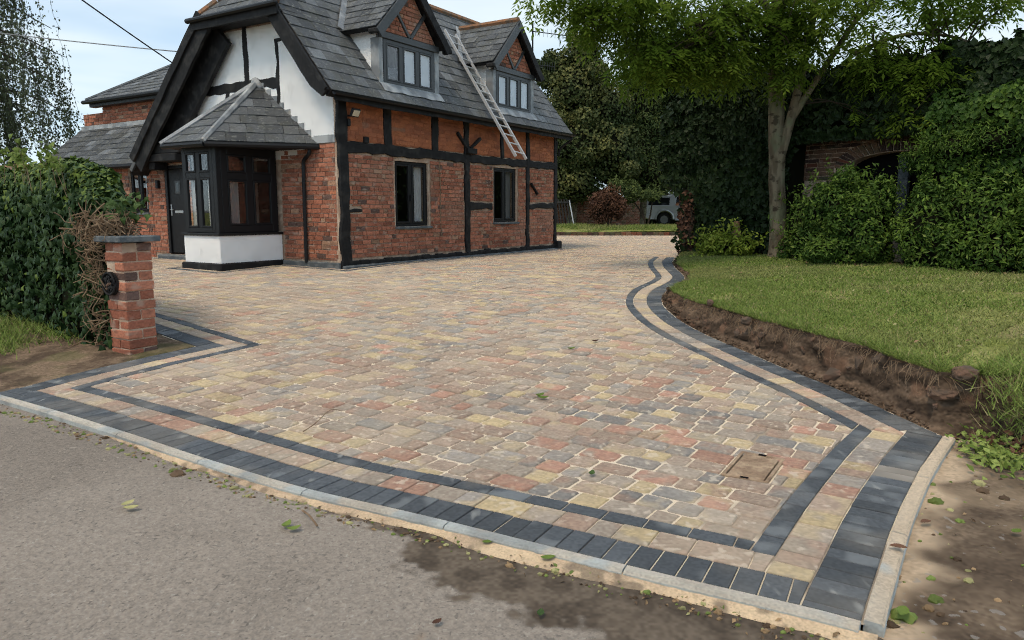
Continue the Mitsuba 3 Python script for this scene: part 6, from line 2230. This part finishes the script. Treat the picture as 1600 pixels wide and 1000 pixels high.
put(TK + '__side_step', MB().add(*[tk_(cbox(np.array([1.75, -.08, .32]), np.array([3.6, .05, .38]), .015)[0]), cbox(np.array([1.75, -.08, .32]), np.array([3.6, .05, .38]), .015)[1]]), 'm_steel')
put(TK + '__door_moulding', MB().add(*[tk_(cbox(np.array([1.72, -.02, .66]), np.array([3.5, .01, .72]), .006)[0]), cbox(np.array([1.72, -.02, .66]), np.array([3.5, .01, .72]), .006)[1]]), 'm_steel')
put(TK + '__tail_light', MB().add(*[tk_(cbox(np.array([-.015, -.012, .80]), np.array([.10, .10, 1.10]), .01)[0]), cbox(np.array([-.015, -.012, .80]), np.array([.10, .10, 1.10]), .01)[1]]), 'm_red')
put(TK + '__bumper', MB().add(*[tk_(cbox(np.array([-.14, .1, .42]), np.array([0.02, 1.68, .56]), .03)[0]), cbox(np.array([-.14, .1, .42]), np.array([.02, 1.68, .56]), .03)[1]]), 'm_steel')
put(TK + '__door_handle', MB().add(*[tk_(cbox(np.array([1.80, -.03, .98]), np.array([1.98, .0, 1.02]), .008)[0]), cbox(np.array([1.80, -.03, .98]), np.array([1.98, .0, 1.02]), .008)[1]]), 'm_steel')

# small tiled roof behind the ivy hedge on the left
tag('outhouse', 'low outhouse roof of brown tiles behind the ivy hedge', 'outhouse')
V = np.array([[-13.6, 15.6, 1.75], [-10.6, 16.4, 1.95], [-10.75, 17.6, 2.52], [-13.6, 16.9, 2.35]])
put('outhouse__roof', MB().add(V, [[0, 1, 2, 3]]).add(V - [0, 0, .06], [[3, 2, 1, 0]]), 'm_terracotta')
v, f = box_v((-13.0, 16.6, 0), (-10.95, 18.0, 2.0))
put('outhouse__wall', MB().add(v, f), 'm_brick')

# ------------------------------------------------------------------ small things on the ground
rs = np.random.default_rng(71)


def ground_leaf(x, y, z, size, species, tone, label, turn=0., curl=.25, cat='leaf', n=1):
    a = turn
    size *= .82
    t = np.array([math.cos(a), math.sin(a), .05])
    b = np.array([-math.sin(a), math.cos(a), 0])
    up_ = np.array([0, 0, 1.])
    mb = MB()
    for j in range(n):
        o = np.array([x, y, z]) + b * j * size * .45 + t * j * size * .2
        V, F = [], []
        m = 7
        for i in range(m):
            s = i / (m - 1)
            w = size * .30 * math.sin(math.pi * min(1, s * .93 + .05)) ** .8
            c = o + t * size * s + up_ * (size * curl * (2 * s - 1) ** 2 * .5 + .004)
            V += [c - b * w + up_ * w * .45, c, c + b * w + up_ * w * .5]
        for i in range(m - 1):
            for k in range(2):
                F.append([i * 3 + k, i * 3 + k + 1, (i + 1) * 3 + k + 1, (i + 1) * 3 + k])
        mb.add(np.array(V), F, (.4, 1.0) if species == 'pale' else (tone, SP[species] * .1))
        a2 = a + .9
        t, b = np.array([math.cos(a2), math.sin(a2), .05]), np.array([-math.sin(a2), math.cos(a2), 0])
    put('fallen_leaf', mb, 'm_litter' if species == 'pale' else 'm_leaf', smooth=True, label=label, cat=cat, group='fallen leaves')


for args in (
        (-1.90, 3.44, -.028, .085, 'pale', 1.0, 'pale curled leaf on the asphalt at the left', .2, .3, 'leaf', 2),
        (-1.03, 3.20, -.032, .08, 'young', .5, 'green leaf on the asphalt near the edging', .4, .5, 'leaf', 2),
        (.19, 5.33, .042, .10, 'young', .1, 'pale green leaf near the middle of the paving', -.2, .4, 'leaf', 2),
        (.53, 6.95, .105, .10, 'young', .2, 'small green leaf farther up the paving', .3, .4, 'leaf', 1),
        (.80, 7.30, .12, .09, 'copper', .1, 'small dark leaf beside the green one up the paving', .1, .4, 'leaf', 1),
        (.42, 3.80, .008, .07, 'gardenivy', .8, 'tiny green sprig on the pavers before the manhole cover', 1.2, .5, 'leaf', 1),
        (1.39, 2.46, -.02, .085, 'young', .35, 'broad green leaf on the soil by the front right corner', .9, .2, 'leaf', 1),
        (1.66, 2.93, .012, .085, 'copper', .9, 'brown leaf lying on the sandy edging', 2.9, .12, 'leaf', 1),
        (1.90, 3.26, -.02, .07, 'copper', .8, 'reddish leaf fragment in the sand beside the right edging', .3, .1, 'leaf', 1),
        (.12, 2.90, -.02, .075, 'young', .3, 'green leaf lying in the mud along the edging', .1, .3, 'leaf', 1),
        (-.13, 3.05, -.02, .06, 'young', .2, 'small green leaf tucked against the middle of the edging', .2, .3, 'leaf', 1),
        (2.25, 3.15, -.02, .07, 'young', .15, 'green leaf beside dark clods on the soil', .4, .3, 'leaf', 1),
        (-.28, 2.42, -.028, .05, 'copper', .4, 'small brown leaf on the asphalt in the foreground', .8, .3, 'leaf', 1),
        (.10, 2.47, -.028, .055, 'gardenivy', .6, 'small dark green leaf on the mud in the foreground', 1.4, .3, 'leaf', 1)):
    ground_leaf(*args)
tg = smooth_path([(-1.33, 4.55, .03), (-1.28, 4.68, .05), (-1.22, 4.82, .10), (-1.17, 4.93, .06)], 8)
put('twig', MB().add(*tube(tg, np.linspace(.004, .002, 8), 5)), 'm_twig', label='thin green-tipped twig lying on the paving near the front left', cat='twig')
tg = smooth_path([(-1.02, 3.42, -.02), (-.96, 3.33, -.01), (-.90, 3.24, -.02)], 8)
put('twig', MB().add(*tube(tg, .005, 5)), 'm_twig', label='short brown twig on the road against the edging', cat='twig')
tg = smooth_path([(3.02, 4.38, .0), (3.25, 4.36, .03), (3.6, 4.30, .02)], 10)
put('twig', MB().add(*tube(tg, .012, 6)), 'm_twig', label='thick grey stick on the soil at the foot of the bank', cat='stick')
tg = smooth_path([(1.98, 2.62, -.03), (2.05, 2.58, -.02), (2.11, 2.53, -.03)], 6)
put('twig', MB().add(*tube(tg, .004, 5)), 'm_twig', label='thin twig on the bare soil at the lower right', cat='twig')
# heap of cut greenery at the right corner of the paving
n = 420
P = np.c_[rs.normal(2.86, .10, n), rs.normal(4.22, .17, n), np.abs(rs.normal(-.01, .035, n)) - .03]
P[:, 0] += (P[:, 1] - 4.2) * .25
put('cut_greenery', MB().add(*leaves(P, np.tile([0, -.3, 1.], (n, 1)), rs.uniform(.03, .07, n), 'young', rs.uniform(.2, 1, n), aspect=.5, r=rs, droop=-.1)), 'm_leaf', label='little heap of cut green leaves at the right corner of the paving', kind='stuff')
n = 160
P = np.c_[rs.normal(3.12, .12, n), rs.normal(4.34, .08, n), np.abs(rs.normal(0, .03, n)) - .02]
V, F, U = leaves(P, np.tile([0, -.3, 1.], (n, 1)), rs.uniform(.04, .08, n), 'copper', rs.random(n), aspect=.5, r=rs)
put('dead_leaves', MB().add(V, F, U), 'm_leaf', label='brown dead leaves beside the stick at the foot of the bank', kind='stuff')
# pebbles, clods and scraps on the soil and along the edging
mb = MB()
ico = trimesh.creation.icosphere(1)
iv = np.array(ico.vertices)
for k in range(1100):
    if k < 620:
        x, y = rs.uniform(1.3, 4.5), rs.uniform(1.3, 4.4)
        if not spp.contains(Point(x, y)) or RIGHT is None:
            continue
        z = zsoil(np.array([x]), np.array([y]))[0]
        s = rs.gamma(2, .0035) + .002
    elif k < 560:
        s_ = rs.uniform(.0, 1.5)
        Pp, nn_, _ = at_len(RIGHT, s_)
        x, y = Pp - nn_ * rs.uniform(.13, .22)
        z = zsoil(np.array([x]), np.array([y]))[0] + .004
        s = rs.gamma(2, .004) + .003
    else:
        s_ = rs.uniform(.4, 6.0)
        Pp, nn_, _ = at_len(FRONT, s_)
        x, y = Pp - nn_ * rs.uniform(.075, .19)
        z = -.034 + g(y)
        s = rs.gamma(2, .0022) + .0015
    mb.add(iv * (1 + rs.normal(0, .2, iv.shape)) * s * np.array([1.2, 1, .8]) + [x, y, z], ico.faces, (rs.random(), rs.random()))
put('pebbles', mb, 'm_litter', kind='stuff', label='small pebbles and clods on the soil and along the edging')
mb = MB()
n = 420
P = []
for k in range(n):
    if k < 300:
        s_ = 6.0 - abs(rs.normal(0, 1.9))
        Pp, nn_, _ = at_len(FRONT, s_)
        x, y = Pp - nn_ * (.07 + abs(rs.normal(0, .06)))
        P.append([x, y, -.028 + g(y)])
    else:
        x, y = rs.uniform(1.4, 4.2), rs.uniform(1.6, 4.4)
        if spp.contains(Point(x, y)):
            P.append([x, y, zsoil(np.array([x]), np.array([y]))[0] + .006])
P = np.array(P)
V, F, U = leaves(P, np.tile([0, 0, 1.], (len(P), 1)), rs.uniform(.012, .035, len(P)), 'young', rs.random(len(P)), aspect=.5, r=rs)
U = np.repeat(np.c_[rs.choice([.2, .5, .7, .7, .9, .9], len(P)), rs.random(len(P))], 4, 0)
put('leaf_scraps', MB().add(V, F, U), 'm_litter', kind='stuff', label='scraps of leaf along the edging and on the soil')
